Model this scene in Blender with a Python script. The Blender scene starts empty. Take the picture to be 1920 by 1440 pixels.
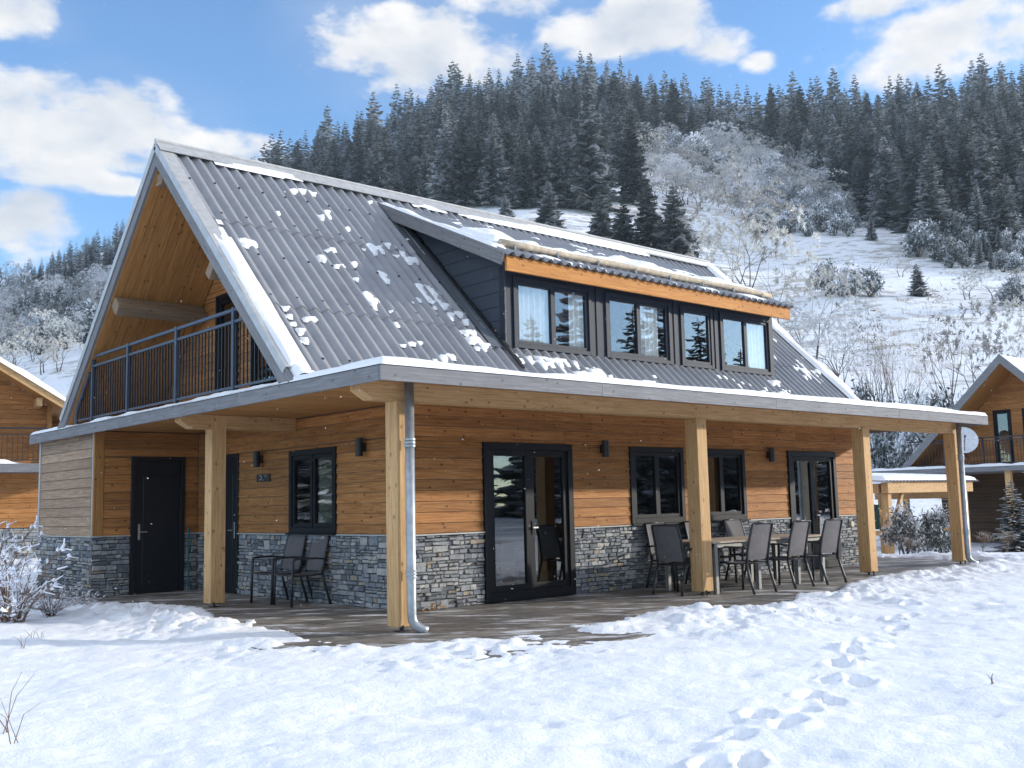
import bpy, math, random
import numpy as np
from mathutils import Vector, Matrix
R = random.Random(7)
sc = bpy.context.scene
COL = sc.collection
# ------------------------------------------------------------------ helpers
def V(*a): return np.array(a, float)
class MB:
    """collects faces, builds ONE mesh object"""
    def __init__(s): s.v = []; s.f = []; s.uv = []; s.m = []; s.r = []
    def face(s, pts, uvs=None, m=0, r=0.):
        i = len(s.v); s.v += [tuple(p) for p in pts]; s.f.append(tuple(range(i, i+len(pts))))
        s.uv.append(uvs or [(0., 0.)]*len(pts)); s.m.append(m); s.r.append(r)
    def obox(s, o, ax, ay, az, l, m=0, r=0., jit=None, skip=()):
        """box from corner o along three unit axes; UV u runs along axis x (the grain)"""
        o = np.array(o, float); ax, ay, az = [np.array(a, float) for a in (ax, ay, az)]
        P = {}
        for i in (0, 1):
            for j in (0, 1):
                for k in (0, 1):
                    p = o + ax*l[0]*i + ay*l[1]*j + az*l[2]*k
                    if jit is not None: p = p + jit[(i*2+j)*2+k]
                    P[i, j, k] = p
        ou, ov = r*37.1, r*11.3
        i0 = len(s.v)
        idx = {}
        for key, p in P.items(): idx[key] = len(s.v); s.v.append(tuple(p))
        Q = [((0,0,1),(1,0,1),(1,1,1),(0,1,1), 0, 1), ((0,1,0),(1,1,0),(1,0,0),(0,0,0), 0, 1),
             ((0,0,0),(1,0,0),(1,0,1),(0,0,1), 0, 2), ((0,1,1),(1,1,1),(1,1,0),(0,1,0), 0, 2),
             ((1,0,0),(1,1,0),(1,1,1),(1,0,1), 1, 2), ((0,0,1),(0,1,1),(0,1,0),(0,0,0), 1, 2)]
        for n, q in enumerate(Q):
            if n in skip: continue
            a, b = q[4], q[5]
            s.f.append(tuple(idx[k] for k in q[:4]))
            s.uv.append([(ou + k[a]*l[a] + (7.7 if n > 3 else 0), ov + k[b]*l[b] + n*.37) for k in q[:4]])
            s.m.append(m); s.r.append(r)
    def box(s, a, b, m=0, r=0., grain=0):
        a = np.array(a, float); b = np.array(b, float); d = b-a
        E = [V(1,0,0), V(0,1,0), V(0,0,1)]
        o = [grain, (grain+1) % 3, (grain+2) % 3]
        s.obox(a, E[o[0]], E[o[1]], E[o[2]], (d[o[0]], d[o[1]], d[o[2]]), m, r)
    def tube(s, pts, rad, n=8, m=0, r=0., cap=True):
        pts = [np.array(p, float) for p in pts]
        if not hasattr(rad, '__len__'): rad = [rad]*len(pts)
        rings = []; prev = None; L = 0
        for i, p in enumerate(pts):
            t = (pts[min(i+1, len(pts)-1)] - pts[max(i-1, 0)]); t = t/(np.linalg.norm(t)+1e-12)
            a = prev if prev is not None else (V(0,0,1) if abs(t[2]) < .9 else V(1,0,0))
            x = np.cross(a, t); x /= np.linalg.norm(x); y = np.cross(t, x); prev = np.cross(t, x) if prev is None else y
            prev = y
            ring = []
            for k in range(n):
                an = 2*math.pi*k/n; ring.append(len(s.v)); s.v.append(tuple(p + rad[i]*(math.cos(an)*x + math.sin(an)*y)))
            rings.append(ring)
        for i in range(len(rings)-1):
            l = np.linalg.norm(pts[i+1]-pts[i])
            for k in range(n):
                k2 = (k+1) % n
                s.f.append((rings[i][k], rings[i][k2], rings[i+1][k2], rings[i+1][k]))
                s.uv.append([(L, k/n), (L, (k+1)/n), (L+l, (k+1)/n), (L+l, k/n)]); s.m.append(m); s.r.append(r)
            L += l
        if cap:
            for ring in (rings[0][::-1], rings[-1]):
                s.f.append(tuple(ring)); s.uv.append([(0., 0.)]*n); s.m.append(m); s.r.append(r)
    def bar(s, a, b, w, h, up=(0,0,1), m=0, r=0.):
        """square bar from a to b, centred"""
        a = np.array(a, float); b = np.array(b, float); t = b-a; L = np.linalg.norm(t); t /= L
        x = np.cross(t, up); x /= np.linalg.norm(x); y = np.cross(x, t)
        s.obox(a - x*w/2 - y*h/2, t, x, y, (L, w, h), m, r)
    def prism(s, poly, d, m=0, r=0.):
        """closed polygon (3-D points) extruded by vector d"""
        d = np.array(d, float); A = [np.array(p, float) for p in poly]; B = [p+d for p in A]
        s.face(A[::-1], [(p[0]+p[1], p[2]) for p in A[::-1]], m, r); s.face(B, [(p[0]+p[1], p[2]) for p in B], m, r)
        for i in range(len(A)):
            j = (i+1) % len(A); l = float(np.linalg.norm(A[j]-A[i])); w = float(np.linalg.norm(d))
            s.face([A[i], A[j], B[j], B[i]], [(0, 0), (l, 0), (l, w), (0, w)], m, r)
    def build(s, name, mats, parent=None, smooth=False, bevel=0, **props):
        me = bpy.data.meshes.new(name)
        me.from_pydata([tuple(map(float, v)) for v in s.v], [], s.f)
        if not isinstance(mats, (list, tuple)): mats = [mats]
        for m in mats: me.materials.append(m)
        uv = me.uv_layers.new(name='UVMap')
        flat = np.array([c for q in s.uv for p in q for c in p], dtype=np.float32)
        uv.data.foreach_set('uv', flat)
        me.polygons.foreach_set('material_index', np.array(s.m, dtype=np.int32))
        at = me.attributes.new('rnd', 'FLOAT', 'FACE'); at.data.foreach_set('value', np.array(s.r, dtype=np.float32))
        if smooth: me.polygons.foreach_set('use_smooth', np.ones(len(s.f), dtype=bool))
        me.update()
        o = bpy.data.objects.new(name, me); COL.objects.link(o)
        if parent: o.parent = parent
        if bevel:
            b = o.modifiers.new('Bevel', 'BEVEL'); b.width = bevel; b.segments = 2; b.limit_method = 'ANGLE'
        for k, v in props.items(): o[k] = v
        return o
def npmesh(name, v, f, mats, parent=None, smooth=False, mi=None, **props):
    me = bpy.data.meshes.new(name)
    v = np.asarray(v, np.float32); f = np.asarray(f, np.int32); k = f.shape[1]
    me.vertices.add(len(v)); me.vertices.foreach_set('co', v.ravel())
    me.loops.add(f.size); me.loops.foreach_set('vertex_index', f.ravel())
    me.polygons.add(len(f)); me.polygons.foreach_set('loop_start', np.arange(0, f.size, k, dtype=np.int32))
    me.polygons.foreach_set('loop_total', np.full(len(f), k, np.int32))
    if not isinstance(mats, (list, tuple)): mats = [mats]
    for m in mats: me.materials.append(m)
    if mi is not None: me.polygons.foreach_set('material_index', np.asarray(mi, np.int32))
    if smooth: me.polygons.foreach_set('use_smooth', np.ones(len(f), dtype=bool))
    me.update(calc_edges=True)
    o = bpy.data.objects.new(name, me); COL.objects.link(o)
    if parent: o.parent = parent
    for a, b in props.items(): o[a] = b
    return o
def empty(name, loc=(0,0,0), rz=0., **props):
    o = bpy.data.objects.new(name, None); COL.objects.link(o); o.location = loc; o.rotation_euler = (0, 0, rz)
    o.empty_display_size = .2
    for k, v in props.items(): o[k] = v
    return o
def kids(o): return [c for c in bpy.data.objects if c.parent == o]
def copy_tree(root, **props):
    def rec(o, par):
        c = o.copy(); COL.objects.link(c)
        if par: c.parent = par
        for ch in TREEKIDS.get(o.name) or kids(o): rec(ch, c)
        return c
    r = rec(root, None)
    for k, v in props.items(): r[k] = v
    return r
TREEKIDS = {}
# value noise -------------------------------------------------------
def _h(i, j, seed):
    n = (i.astype(np.int64)*374761393 + j.astype(np.int64)*668265263 + seed*974634777) & 0x7fffffff
    n = ((n ^ (n >> 13))*1274126177) & 0x7fffffff
    return ((n ^ (n >> 16)) & 0xffff)/65535.
def vnoise(x, y, seed=0):
    x = np.asarray(x, float); y = np.asarray(y, float)
    i = np.floor(x); j = np.floor(y); a = x-i; b = y-j
    a = a*a*a*(a*(a*6-15)+10); b = b*b*b*(b*(b*6-15)+10)
    return (_h(i, j, seed)*(1-a)*(1-b) + _h(i+1, j, seed)*a*(1-b) + _h(i, j+1, seed)*(1-a)*b + _h(i+1, j+1, seed)*a*b)*2-1
def fbm(x, y, oct=4, seed=0, gain=.5):
    t = 0; a = 1
    for k in range(oct):
        t = t + a*vnoise(x*2**k+k*7.3, y*2**k-k*3.1, seed+k); a *= gain
    return t
def sstep(a, b, x):
    t = np.clip((x-a)/(b-a), 0, 1); return t*t*(3-2*t)
# ------------------------------------------------------------------ materials
class NT:
    def __init__(s, name):
        s.mat = bpy.data.materials.new(name); s.mat.use_nodes = True; s.t = s.mat.node_tree; s.t.nodes.clear()
        s.out = s.n('ShaderNodeOutputMaterial'); s.b = s.n('ShaderNodeBsdfPrincipled'); s.l(s.b, 0, s.out, 0)
    def n(s, t, **k):
        x = s.t.nodes.new(t)
        for a, b in k.items(): setattr(x, a, b)
        return x
    def l(s, a, i, b, j): s.t.links.new(a.outputs[i], b.inputs[j])
    def coord(s, which='Object', scale=(1,1,1)):
        c = s.n('ShaderNodeTexCoord'); m = s.n('ShaderNodeMapping'); m.inputs['Scale'].default_value = scale
        s.l(c, which, m, 0); return m
    def noise(s, vec, scale, detail=4, rough=.55, dist=0.):
        x = s.n('ShaderNodeTexNoise'); x.inputs['Scale'].default_value = scale; x.inputs['Detail'].default_value = detail
        x.inputs['Roughness'].default_value = rough; x.inputs['Distortion'].default_value = dist
        if vec: s.l(vec, 0, x, 'Vector')
        return x
    def ramp(s, src, i, stops, interp='LINEAR'):
        x = s.n('ShaderNodeValToRGB'); e = x.color_ramp.elements; x.color_ramp.interpolation = interp
        while len(e) < len(stops): e.new(.5)
        for k, (p, c) in enumerate(stops):
            e[k].position = p; e[k].color = tuple(c)+(1,) if len(c) == 3 else c
        s.l(src, i, x, 0); return x
    def mix(s, fac, a, b, mode='MIX'):
        x = s.n('ShaderNodeMix', data_type='RGBA', blend_type=mode)
        for sock, val in ((0, fac), (6, a), (7, b)):
            if isinstance(val, tuple) and hasattr(val[0], 'outputs'): s.l(val[0], val[1], x, sock)
            elif isinstance(val, (int, float)): x.inputs[sock].default_value = val
            else: x.inputs[sock].default_value = tuple(val)+(1,)
        s.res = (x, 2); return (x, 2)
    def math(s, op, a, b=0., c=0., clamp=False):
        x = s.n('ShaderNodeMath', operation=op, use_clamp=clamp)
        for k, val in enumerate((a, b, c)):
            if isinstance(val, tuple): s.l(val[0], val[1], x, k)
            else: x.inputs[k].default_value = val
        return (x, 0)
    def bump(s, h, strength=.3, dist=.01):
        x = s.n('ShaderNodeBump'); x.inputs['Strength'].default_value = strength; x.inputs['Distance'].default_value = dist
        s.l(h[0], h[1], x, 'Height'); s.l(x, 0, s.b, 'Normal'); return x
    def base(s, c):
        if isinstance(c, tuple) and hasattr(c[0], 'outputs'): s.l(c[0], c[1], s.b, 'Base Color')
        else: s.b.inputs['Base Color'].default_value = tuple(c)+(1,)
    def set(s, **k):
        for a, b in k.items(): s.b.inputs[a.replace('_', ' ')].default_value = b
        return s
def wood(name, dark, mid, light, rough=.7, tone=.35, knots=.5, grey=None, greyamt=0., gscale=1.):
    t = NT(name); uv = t.coord('UV', (1., 1., 1.))
    m2 = t.n('ShaderNodeMapping'); m2.inputs['Scale'].default_value = (1.3*gscale, 26*gscale, 1); t.l(uv, 0, m2, 0)
    g = t.noise(m2, 1.6, 7, .62, .6)
    c = t.ramp(g, 0, [(.25, dark), (.5, mid), (.72, light)])
    at = t.n('ShaderNodeAttribute', attribute_name='rnd')
    col = (c, 0)
    # board to board tone
    wn = t.n('ShaderNodeTexWhiteNoise', noise_dimensions='1D'); t.l(at, 'Fac', wn, 'W')
    hs = t.n('ShaderNodeHueSaturation'); t.l(c, 0, hs, 'Color')
    v = t.math('MULTIPLY_ADD', (wn, 0), tone, 1-tone*.55); t.l(v[0], 0, hs, 'Value')
    col = (hs, 0)
    big = t.noise(t.coord('Object'), .9, 3); bb = t.ramp(big, 0, [(.35, (0,0,0)), (.7, (1,1,1))])
    col = t.mix(t.math('MULTIPLY', (bb, 0), .3), col, dark)
    # streaks: dark water marks
    m3 = t.n('ShaderNodeMapping'); m3.inputs['Scale'].default_value = (3.5, 9, 1); t.l(uv, 0, m3, 0)
    st = t.noise(m3, 1.3, 5, .7, 1.5); sr = t.ramp(st, 0, [(.58, (0,0,0)), (.72, (1,1,1))])
    col = t.mix(t.math('MULTIPLY', (sr, 0), .55), col, tuple(x*.55 for x in dark))
    if knots:
        vo = t.n('ShaderNodeTexVoronoi', feature='F1', voronoi_dimensions='2D'); vo.inputs['Scale'].default_value = 3.1
        m4 = t.n('ShaderNodeMapping'); m4.inputs['Scale'].default_value = (.8, 1.15, 1); t.l(uv, 0, m4, 0)
        t.l(m4, 0, vo, 'Vector')
        k = t.ramp(vo, 'Distance', [(.035, (1,1,1)), (.075, (0,0,0))])
        col = t.mix(t.math('MULTIPLY', (k, 0), knots), col, tuple(x*.28 for x in dark))
    if grey:
        gn = t.noise(m2, .8, 5, .6); gr = t.ramp(gn, 0, [(.3, (0,0,0)), (.7, (1,1,1))])
        col = t.mix(t.math('MULTIPLY_ADD', (gr, 0), .5*greyamt, greyamt*.6), col, grey)
    t.base(col); t.set(Roughness=rough); t.b.inputs['Specular IOR Level'].default_value = .25
    t.bump((g, 0), .35, .004)
    return t.mat
M = {}
M['clad'] = wood('warm_cladding', (.20,.077,.022), (.41,.182,.060), (.54,.275,.103), tone=.45, knots=.75)
M['clad2'] = wood('warm_soffit', (.26,.113,.034), (.43,.21,.07), (.54,.295,.112), tone=.3, knots=.7)
M['grey'] = wood('weathered_boards', (.19,.115,.07), (.38,.26,.175), (.50,.375,.275), tone=.45, knots=.5, grey=(.38,.33,.29), greyamt=.04)
M['post'] = wood('pale_timber', (.36,.20,.085), (.55,.34,.16), (.66,.46,.25), tone=.2, knots=.6)
M['postgrey'] = wood('bleached_timber', (.15,.10,.062), (.235,.17,.115), (.31,.24,.175), tone=.2, knots=.5)
M['beam'] = wood('orange_timber', (.33,.125,.028), (.50,.215,.056), (.60,.30,.09), tone=.15, knots=.7)
M['fascia'] = wood('grey_fascia_timber', (.10,.095,.09), (.20,.195,.20), (.30,.295,.30), tone=.2, knots=.65, grey=(.20,.215,.245), greyamt=.35)
M['table'] = wood('grey_teak', (.26,.2,.15), (.40,.33,.26), (.5,.43,.36), tone=.2, knots=.1)
def plain(name, c, rough=.5, metal=0., spec=.5, bumpy=0., var=.12):
    t = NT(name); n = t.noise(t.coord('Object'), 9, 4)
    r = t.ramp(n, 0, [(.3, tuple(x*(1-var) for x in c)), (.7, tuple(min(1, x*(1+var)) for x in c))])
    t.base((r, 0)); t.set(Roughness=rough, Metallic=metal); t.b.inputs['Specular IOR Level'].default_value = spec
    if bumpy: t.bump((t.noise(t.coord('Object'), 60, 3), 0), bumpy, .003)
    return t.mat
M['anthracite'] = plain('anthracite_paint', (.007,.008,.011), .5, 0, .22)
M['dormerpanel'] = plain('anthracite_panel', (.022,.029,.044), .6, 0, .3)
M['door'] = plain('black_door_paint', (.013,.015,.02), .35)
M['sidepanel'] = plain('blue_grey_panel', (.035,.046,.066), .6)
M['frame'] = plain('dark_chair_metal', (.028,.030,.036), .4, .2)
M['sling'] = plain('taupe_mesh_fabric', (.135,.125,.13), .75, 0, .3, .5)
M['zinc'] = plain('galvanised_steel', (.34,.37,.40), .42, .55, .5, 0, .2)
M['metalcap'] = plain('pale_metal_cap', (.47,.47,.47), .5, .3)
M['tableleg'] = plain('table_metal', (.24,.235,.225), .5, .3)
M['rail'] = plain('railing_paint', (.045,.06,.09), .45)
M['handle'] = plain('brushed_steel', (.6,.6,.6), .35, .9)
M['porchshade'] = wood('porch_shade_timber', (.05,.026,.014), (.10,.055,.029), (.14,.08,.045), tone=.3, knots=.4)  # timber with the deep porch shade put into its colour
M['lamp'] = plain('black_lamp_body', (.012,.013,.016), .45)
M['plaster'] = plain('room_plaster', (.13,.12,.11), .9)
M['curtain'] = plain('white_curtain', (.84,.84,.83), .9)
M['cream'] = plain('cream_curtain', (.66,.60,.47), .9)
M['teal'] = plain('teal_paint', (.01,.12,.17), .5)
M['trim'] = plain('grey_trim', (.42,.42,.41), .6)
M['mortar'] = plain('dark_mortar', (.07,.07,.072), .95)
M['log'] = plain('snow_dusted_log', (.50,.42,.32), .9, 0, .2, .6, .25)
M['dish'] = plain('dish_paint', (.62,.64,.68), .5)
M['shade'] = plain('dark_green_awning', (.01,.05,.04), .7)
def emissive(name, c, s):
    t = NT(name); t.b.inputs['Emission Color'].default_value = c+(1,); t.b.inputs['Emission Strength'].default_value = s; t.base(c); return t.mat
M['bulb'] = emissive('warm_bulb', (1., .62, .25), 9.)
# glass: fresnel mirror over clear pane
def glassmat(name, tint, boost):
    t = NT(name); t.t.nodes.remove(t.b)
    tr = t.n('ShaderNodeBsdfTransparent'); tr.inputs[0].default_value = tint+(1,)
    gl = t.n('ShaderNodeBsdfGlossy'); gl.inputs['Roughness'].default_value = .01; gl.inputs[0].default_value = (.95, .97, 1, 1)
    fr = t.n('ShaderNodeFresnel'); fr.inputs[0].default_value = 1.5
    nz = t.noise(t.coord('Object'), 1.3, 2); bp = t.n('ShaderNodeBump'); bp.inputs['Strength'].default_value = .05; bp.inputs['Distance'].default_value = .02
    t.l(nz, 0, bp, 'Height'); t.l(bp, 0, gl, 'Normal')
    geo = t.n('ShaderNodeNewGeometry'); f = t.math('MULTIPLY', t.math('MULTIPLY_ADD', (fr, 0), boost, .04, clamp=True), t.math('SUBTRACT', 1., (geo, 'Backfacing')))
    mx = t.n('ShaderNodeMixShader'); t.l(f[0], 0, mx, 0); t.l(tr, 0, mx, 1); t.l(gl, 0, mx, 2); t.l(mx, 0, t.out, 0)
    return t.mat
M['glass'] = glassmat('window_glass', (.74, .79, .79), 2.6)
M['glassup'] = glassmat('dormer_glass', (.92, .95, .96), 3.6)
# stone
def stonemat():
    t = NT('ledger_stone'); at = t.n('ShaderNodeAttribute', attribute_name='rnd')
    c = t.ramp(at, 'Fac', [(0, (.13,.145,.165)), (.16, (.205,.225,.255)), (.34, (.27,.285,.305)), (.52, (.345,.35,.355)), (.66, (.235,.255,.285)), (.76, (.40,.395,.385)), (.86, (.32,.28,.22)), (.91, (.28,.29,.295)), (.97, (.19,.20,.215))], 'CONSTANT')
    n = t.noise(t.coord('Object'), 14, 6, .65); r = t.ramp(n, 0, [(.3, (.7,.7,.71)), (.7, (1.42,1.40,1.36))])
    col = t.mix(1., (c, 0), (r, 0), 'MULTIPLY')
    t.base(col); t.set(Roughness=.85); t.b.inputs['Specular IOR Level'].default_value = .3
    t.bump((t.noise(t.coord('Object'), 22, 8, .7), 0), .7, .02); return t.mat
M['stone'] = stonemat()
def snowmat(name, grain=1., dirt=0.):
    t = NT(name); co = t.coord('Object')
    t.b.inputs['Base Color'].default_value = (.90, .91, .93, 1); t.set(Roughness=.62); t.b.inputs['Specular IOR Level'].default_value = .2
    a = t.noise(co, 5*grain, 8, .62); b = t.noise(co, 55*grain, 4, .7)
    c2 = t.noise(co, 17*grain, 5, .65); h = t.math('MULTIPLY_ADD', (b, 0), .32, (a, 0)); h = t.math('MULTIPLY_ADD', (c2, 0), .55, h); t.bump(h, .62, .034/grain)
    if dirt:
        d = t.noise(co, 1.6, 6, .65); r = t.ramp(d, 0, [(.66, (0,0,0)), (.8, (1,1,1))])
        t.base(t.mix(t.math('MULTIPLY', (r, 0), dirt), (.88,.905,.94), (.42,.40,.36)))
    return t.mat
M['snow'] = snowmat('snow')
M['snowground'] = snowmat('ground_snow', 1., .25)
# far slope: snow with rough tufts of grass showing
def hillmat():
    t = NT('snowy_slope'); co = t.coord('Object'); 
    m = t.n('ShaderNodeMapping'); m.inputs['Scale'].default_value = (1, 1, 2.2); t.l(co, 0, m, 0)
    n = t.noise(m, .22, 8, .72); n2 = t.noise(co, .03, 3)
    f = t.math('MULTIPLY_ADD', (n2, 0), .45, (n, 0))
    r = t.ramp(f[0], 0, [(.735, (0,0,0)), (.84, (1,1,1))])
    t.base(t.mix(t.math('MULTIPLY', (r, 0), .75), (.86,.88,.92), (.30,.26,.20))); t.set(Roughness=.8)
    t.bump((n, 0), .9, .5); return t.mat
M['hill'] = hillmat()
def roofmat():
    t = NT('corrugated_sheet'); co = t.coord('Object')
    n = t.noise(co, 2.2, 6, .6); c = t.ramp(n, 0, [(.3, (.235,.238,.255)), (.7, (.315,.318,.335))])
    m = t.n('ShaderNodeMapping'); m.inputs['Scale'].default_value = (5, .9, .9); t.l(co, 0, m, 0)
    s = t.noise(m, 2.4, 6, .7); sr = t.ramp(s, 0, [(.60, (0,0,0)), (.76, (1,1,1))])
    col = t.mix(t.math('MULTIPLY', (sr, 0), .35), (c, 0), (.34,.34,.36))
    t.base(col); t.set(Roughness=.42); t.b.inputs['Specular IOR Level'].default_value = .55
    t.bump((t.noise(co, 40, 4), 0), .2, .004); return t.mat
M['roof'] = roofmat()
def terracemat():
    t = NT('slate_paving'); co = t.coord('Object')
    ds = t.noise(co, 1.2, 3); 
    mp = t.n('ShaderNodeMix', data_type='VECTOR'); mp.inputs[0].default_value = .12; t.l(co, 0, mp, 4); t.l(ds, 1, mp, 5)
    br = t.n('ShaderNodeTexBrick'); t.l(mp, 1, br, 'Vector'); br.inputs['Scale'].default_value = 1.; br.inputs['Brick Width'].default_value = .75; br.inputs['Row Height'].default_value = .42
    br.inputs['Mortar Size'].default_value = .012; br.inputs['Color1'].default_value = (.105,.10,.092,1); br.inputs['Color2'].default_value = (.235,.22,.20,1); br.inputs['Mortar'].default_value = (.06,.057,.053,1)
    br.inputs['Bias'].default_value = .1
    n = t.noise(co, 3.5, 8, .7); r = t.ramp(n, 0, [(.3, (.55,.54,.53)), (.75, (1.5,1.45,1.38))])
    col = t.mix(1., (br, 0), (r, 0), 'MULTIPLY')
    m0 = t.n('ShaderNodeMapping'); m0.inputs['Rotation'].default_value = (0, 0, .724); t.l(co, 0, m0, 0); m = t.n('ShaderNodeMapping'); m.inputs['Scale'].default_value = (.7, 2.4, 1); t.l(m0, 0, m, 0)
    s = t.noise(m, 1.5, 8, .68); sr = t.ramp(s, 0, [(.535, (0,0,0)), (.62, (1,1,1))])
    col = t.mix(t.math('MULTIPLY', (sr, 0), .8), col, (.8,.82,.86))
    t.base(col); t.set(Roughness=.55); t.bump((n, 0), .5, .02); return t.mat
M['terrace'] = terracemat()
def leafy(name, c1, c2, rough=.8):
    t = NT(name); oi = t.n('ShaderNodeObjectInfo'); n = t.noise(t.coord('Object'), 7, 2)
    r = t.ramp(n, 0, [(.3, c1), (.7, c2)])
    hs = t.n('ShaderNodeHueSaturation'); t.l(r, 0, hs, 'Color'); v = t.math('MULTIPLY_ADD', (oi, 'Random'), .85, .62); t.l(v[0], 0, hs, 'Value')
    h = t.math('MULTIPLY_ADD', (oi, 'Random'), .05, .475); t.l(h[0], 0, hs, 'Hue')
    t.base((hs, 0)); t.set(Roughness=rough); t.b.inputs['Specular IOR Level'].default_value = .1
    return t.mat
M['needle'] = leafy('spruce_needles', (.070,.082,.078), (.12,.128,.118))
M['needle2'] = leafy('dusted_needles', (.30,.32,.335), (.48,.49,.51))
M['frost'] = leafy('frosted_twigs', (.44,.45,.47), (.64,.64,.66))
M['frostw'] = leafy('frosted_twigs_warm', (.46,.43,.39), (.64,.61,.57))
M['branchsnow'] = leafy('snow_on_branches', (.70,.73,.78), (.84,.86,.90))
M['bark'] = leafy('bark', (.07,.055,.045), (.15,.12,.10))
M['twig'] = leafy('brown_twigs', (.15,.085,.06), (.26,.165,.125))
M['ochre'] = leafy('dry_leaves', (.35,.16,.03), (.55,.30,.06))
SUN_E = 2.8; SKY_S = .15; SKY_TINT = (.78, .96, 1.10); CLOUD_S = .58; CLOUD_FILL = 1.15; EXPO = .87; HAZE = .00018
# ------------------------------------------------------------------ camera
CAM = V(-6.5354, -9.2668, 1.3411); cr = V(.749, -.662, -.023); cu = V(-.059, -.102, .993); cf = V(.66, .742, .115)
def rotm(yaw, pitch, roll):
    ya, pi, ro = math.radians(90-yaw), math.radians(pitch), math.radians(roll)
    fw = V(math.cos(ya)*math.cos(pi), math.sin(ya)*math.cos(pi), math.sin(pi)); r = V(math.sin(ya), -math.cos(ya), 0); u = np.cross(r, fw)
    return math.cos(ro)*r + math.sin(ro)*u, -math.sin(ro)*r + math.cos(ro)*u, fw
cr, cu, cf = rotm(41.6271, 6.6212, -1.334); FPX = 1937.593
cam = bpy.data.objects.new('camera', bpy.data.cameras.new('camera')); COL.objects.link(cam)
cam.matrix_world = Matrix(((cr[0], cu[0], -cf[0], CAM[0]), (cr[1], cu[1], -cf[1], CAM[1]), (cr[2], cu[2], -cf[2], CAM[2]), (0, 0, 0, 1)))
cam.data.sensor_width = 36; cam.data.lens = 36*FPX/1920; cam.data.clip_end = 6000; cam.data.clip_start = .05
sc.camera = cam
FH = V(cf[0], cf[1])/math.hypot(cf[0], cf[1]); RH = V(FH[1], -FH[0])
def to_sd(x, y): return (x-CAM[0])*RH[0]+(y-CAM[1])*RH[1], (x-CAM[0])*FH[0]+(y-CAM[1])*FH[1]
def to_xy(s, d): return CAM[0]+RH[0]*s+FH[0]*d, CAM[1]+RH[1]*s+FH[1]*d
# ------------------------------------------------------------------ light
SUN = V(.85, -.53, .268); SUN /= np.linalg.norm(SUN)
el = math.asin(SUN[2]); rot = math.atan2(SUN[0], SUN[1])
sl = bpy.data.lights.new('sun', 'SUN'); sl.energy = SUN_E; sl.angle = math.radians(1.6); sl.color = (1, .93, .82)
so = bpy.data.objects.new('sun', sl); COL.objects.link(so); so.rotation_euler = Vector(SUN).to_track_quat('Z', 'Y').to_euler()
w = bpy.data.worlds.new('World'); sc.world = w; w.use_nodes = True; nt = w.node_tree; nt.nodes.clear()
def wn(t, **k):
    x = nt.nodes.new(t)
    for a, b in k.items(): setattr(x, a, b)
    return x
def wl(a, i, b, j): nt.links.new(a.outputs[i], b.inputs[j])
def wm(op, a, b=0., c=0., clamp=False):
    x = wn('ShaderNodeMath', operation=op, use_clamp=clamp)
    for k, v_ in enumerate((a, b, c)):
        if hasattr(v_, 'outputs'): wl(v_, 0, x, k)
        elif isinstance(v_, tuple): wl(v_[0], v_[1], x, k)
        else: x.inputs[k].default_value = v_
    return x
sky = wn('ShaderNodeTexSky', sky_type='NISHITA', sun_disc=False, sun_elevation=el, sun_rotation=rot, altitude=1100., air_density=1., dust_density=.25, ozone_density=2.2)
tc = wn('ShaderNodeTexCoord'); sx = wn('ShaderNodeSeparateXYZ'); wl(tc, 'Generated', sx, 0)
az = wm('ARCTAN2', (sx, 0), (sx, 1)); ev = wm('ARCSINE', (sx, 2))
def sx_dot():
    d_ = wn('ShaderNodeVectorMath', operation='DOT_PRODUCT'); wl(tc, 'Generated', d_, 0); d_.inputs[1].default_value = (.60, .68, .42)
    return (d_, 1)
# warp the cloud outlines
mpz = wn('ShaderNodeMapping'); mpz.inputs['Scale'].default_value = (1, 1, 1.9); wl(tc, 'Generated', mpz, 0)
nb = wn('ShaderNodeTexNoise'); nb.inputs['Scale'].default_value = 9.5; nb.inputs['Detail'].default_value = 9; nb.inputs['Roughness'].default_value = .58; wl(mpz, 0, nb, 'Vector')
nbig = wn('ShaderNodeTexNoise'); nbig.inputs['Scale'].default_value = 3.1; nbig.inputs['Detail'].default_value = 5; wl(mpz, 0, nbig, 'Vector')
CL = [(.3224,.338,.130,.042), (.4312,.3363,.060,.022), (.6322,.4349,.097,.052), (.7192,.480,.085,.026), (.848,.4433,.082,.029), (.9415,.4169,.040,.017), (.9765,.4016,.021,.011),
      (1.1504,.4006,.122,.038), (.2661,.4289,.043,.022), (.2849,.2494,.042,.030), (.3556,.2951,.03,.011), (1.0922,.4328,.07,.015), (.50,.318,.05,.012),
      (2.3,.50,.55,.22), (2.95,.45,.45,.28), (-2.6,.5,.55,.30), (-1.7,.55,.55,.28), (-.8,.6,.5,.22), (-.2,.75,.4,.15), (1.7,.75,.5,.15), (2.0,.95,.9,.2), (-1.6,1.0,1.2,.25), (.6,1.05,.8,.16)]  # this row: unseen clouds added around and overhead for white fill
dm = None
for a0, e0, wa, we in CL:
    q1 = wm('MULTIPLY', wm('SUBTRACT', az, a0), 1/wa); q2 = wm('MULTIPLY', wm('SUBTRACT', ev, e0), 1/we)
    rr = wm('SUBTRACT', 1., wm('ADD', wm('MULTIPLY', q1, q1), wm('MULTIPLY', q2, q2)))
    dm = rr if dm is None else wm('MAXIMUM', dm, rr)
dm = wm('MAXIMUM', dm, -2.2)
dens = wm('ADD', wm('MULTIPLY', dm, .55), wm('MULTIPLY', wm('SUBTRACT', nb, .5), 3.4))
cov = wn('ShaderNodeMapRange', interpolation_type='SMOOTHSTEP'); wl(dens, 0, cov, 0); cov.inputs[1].default_value = -.12; cov.inputs[2].default_value = .52
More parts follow.
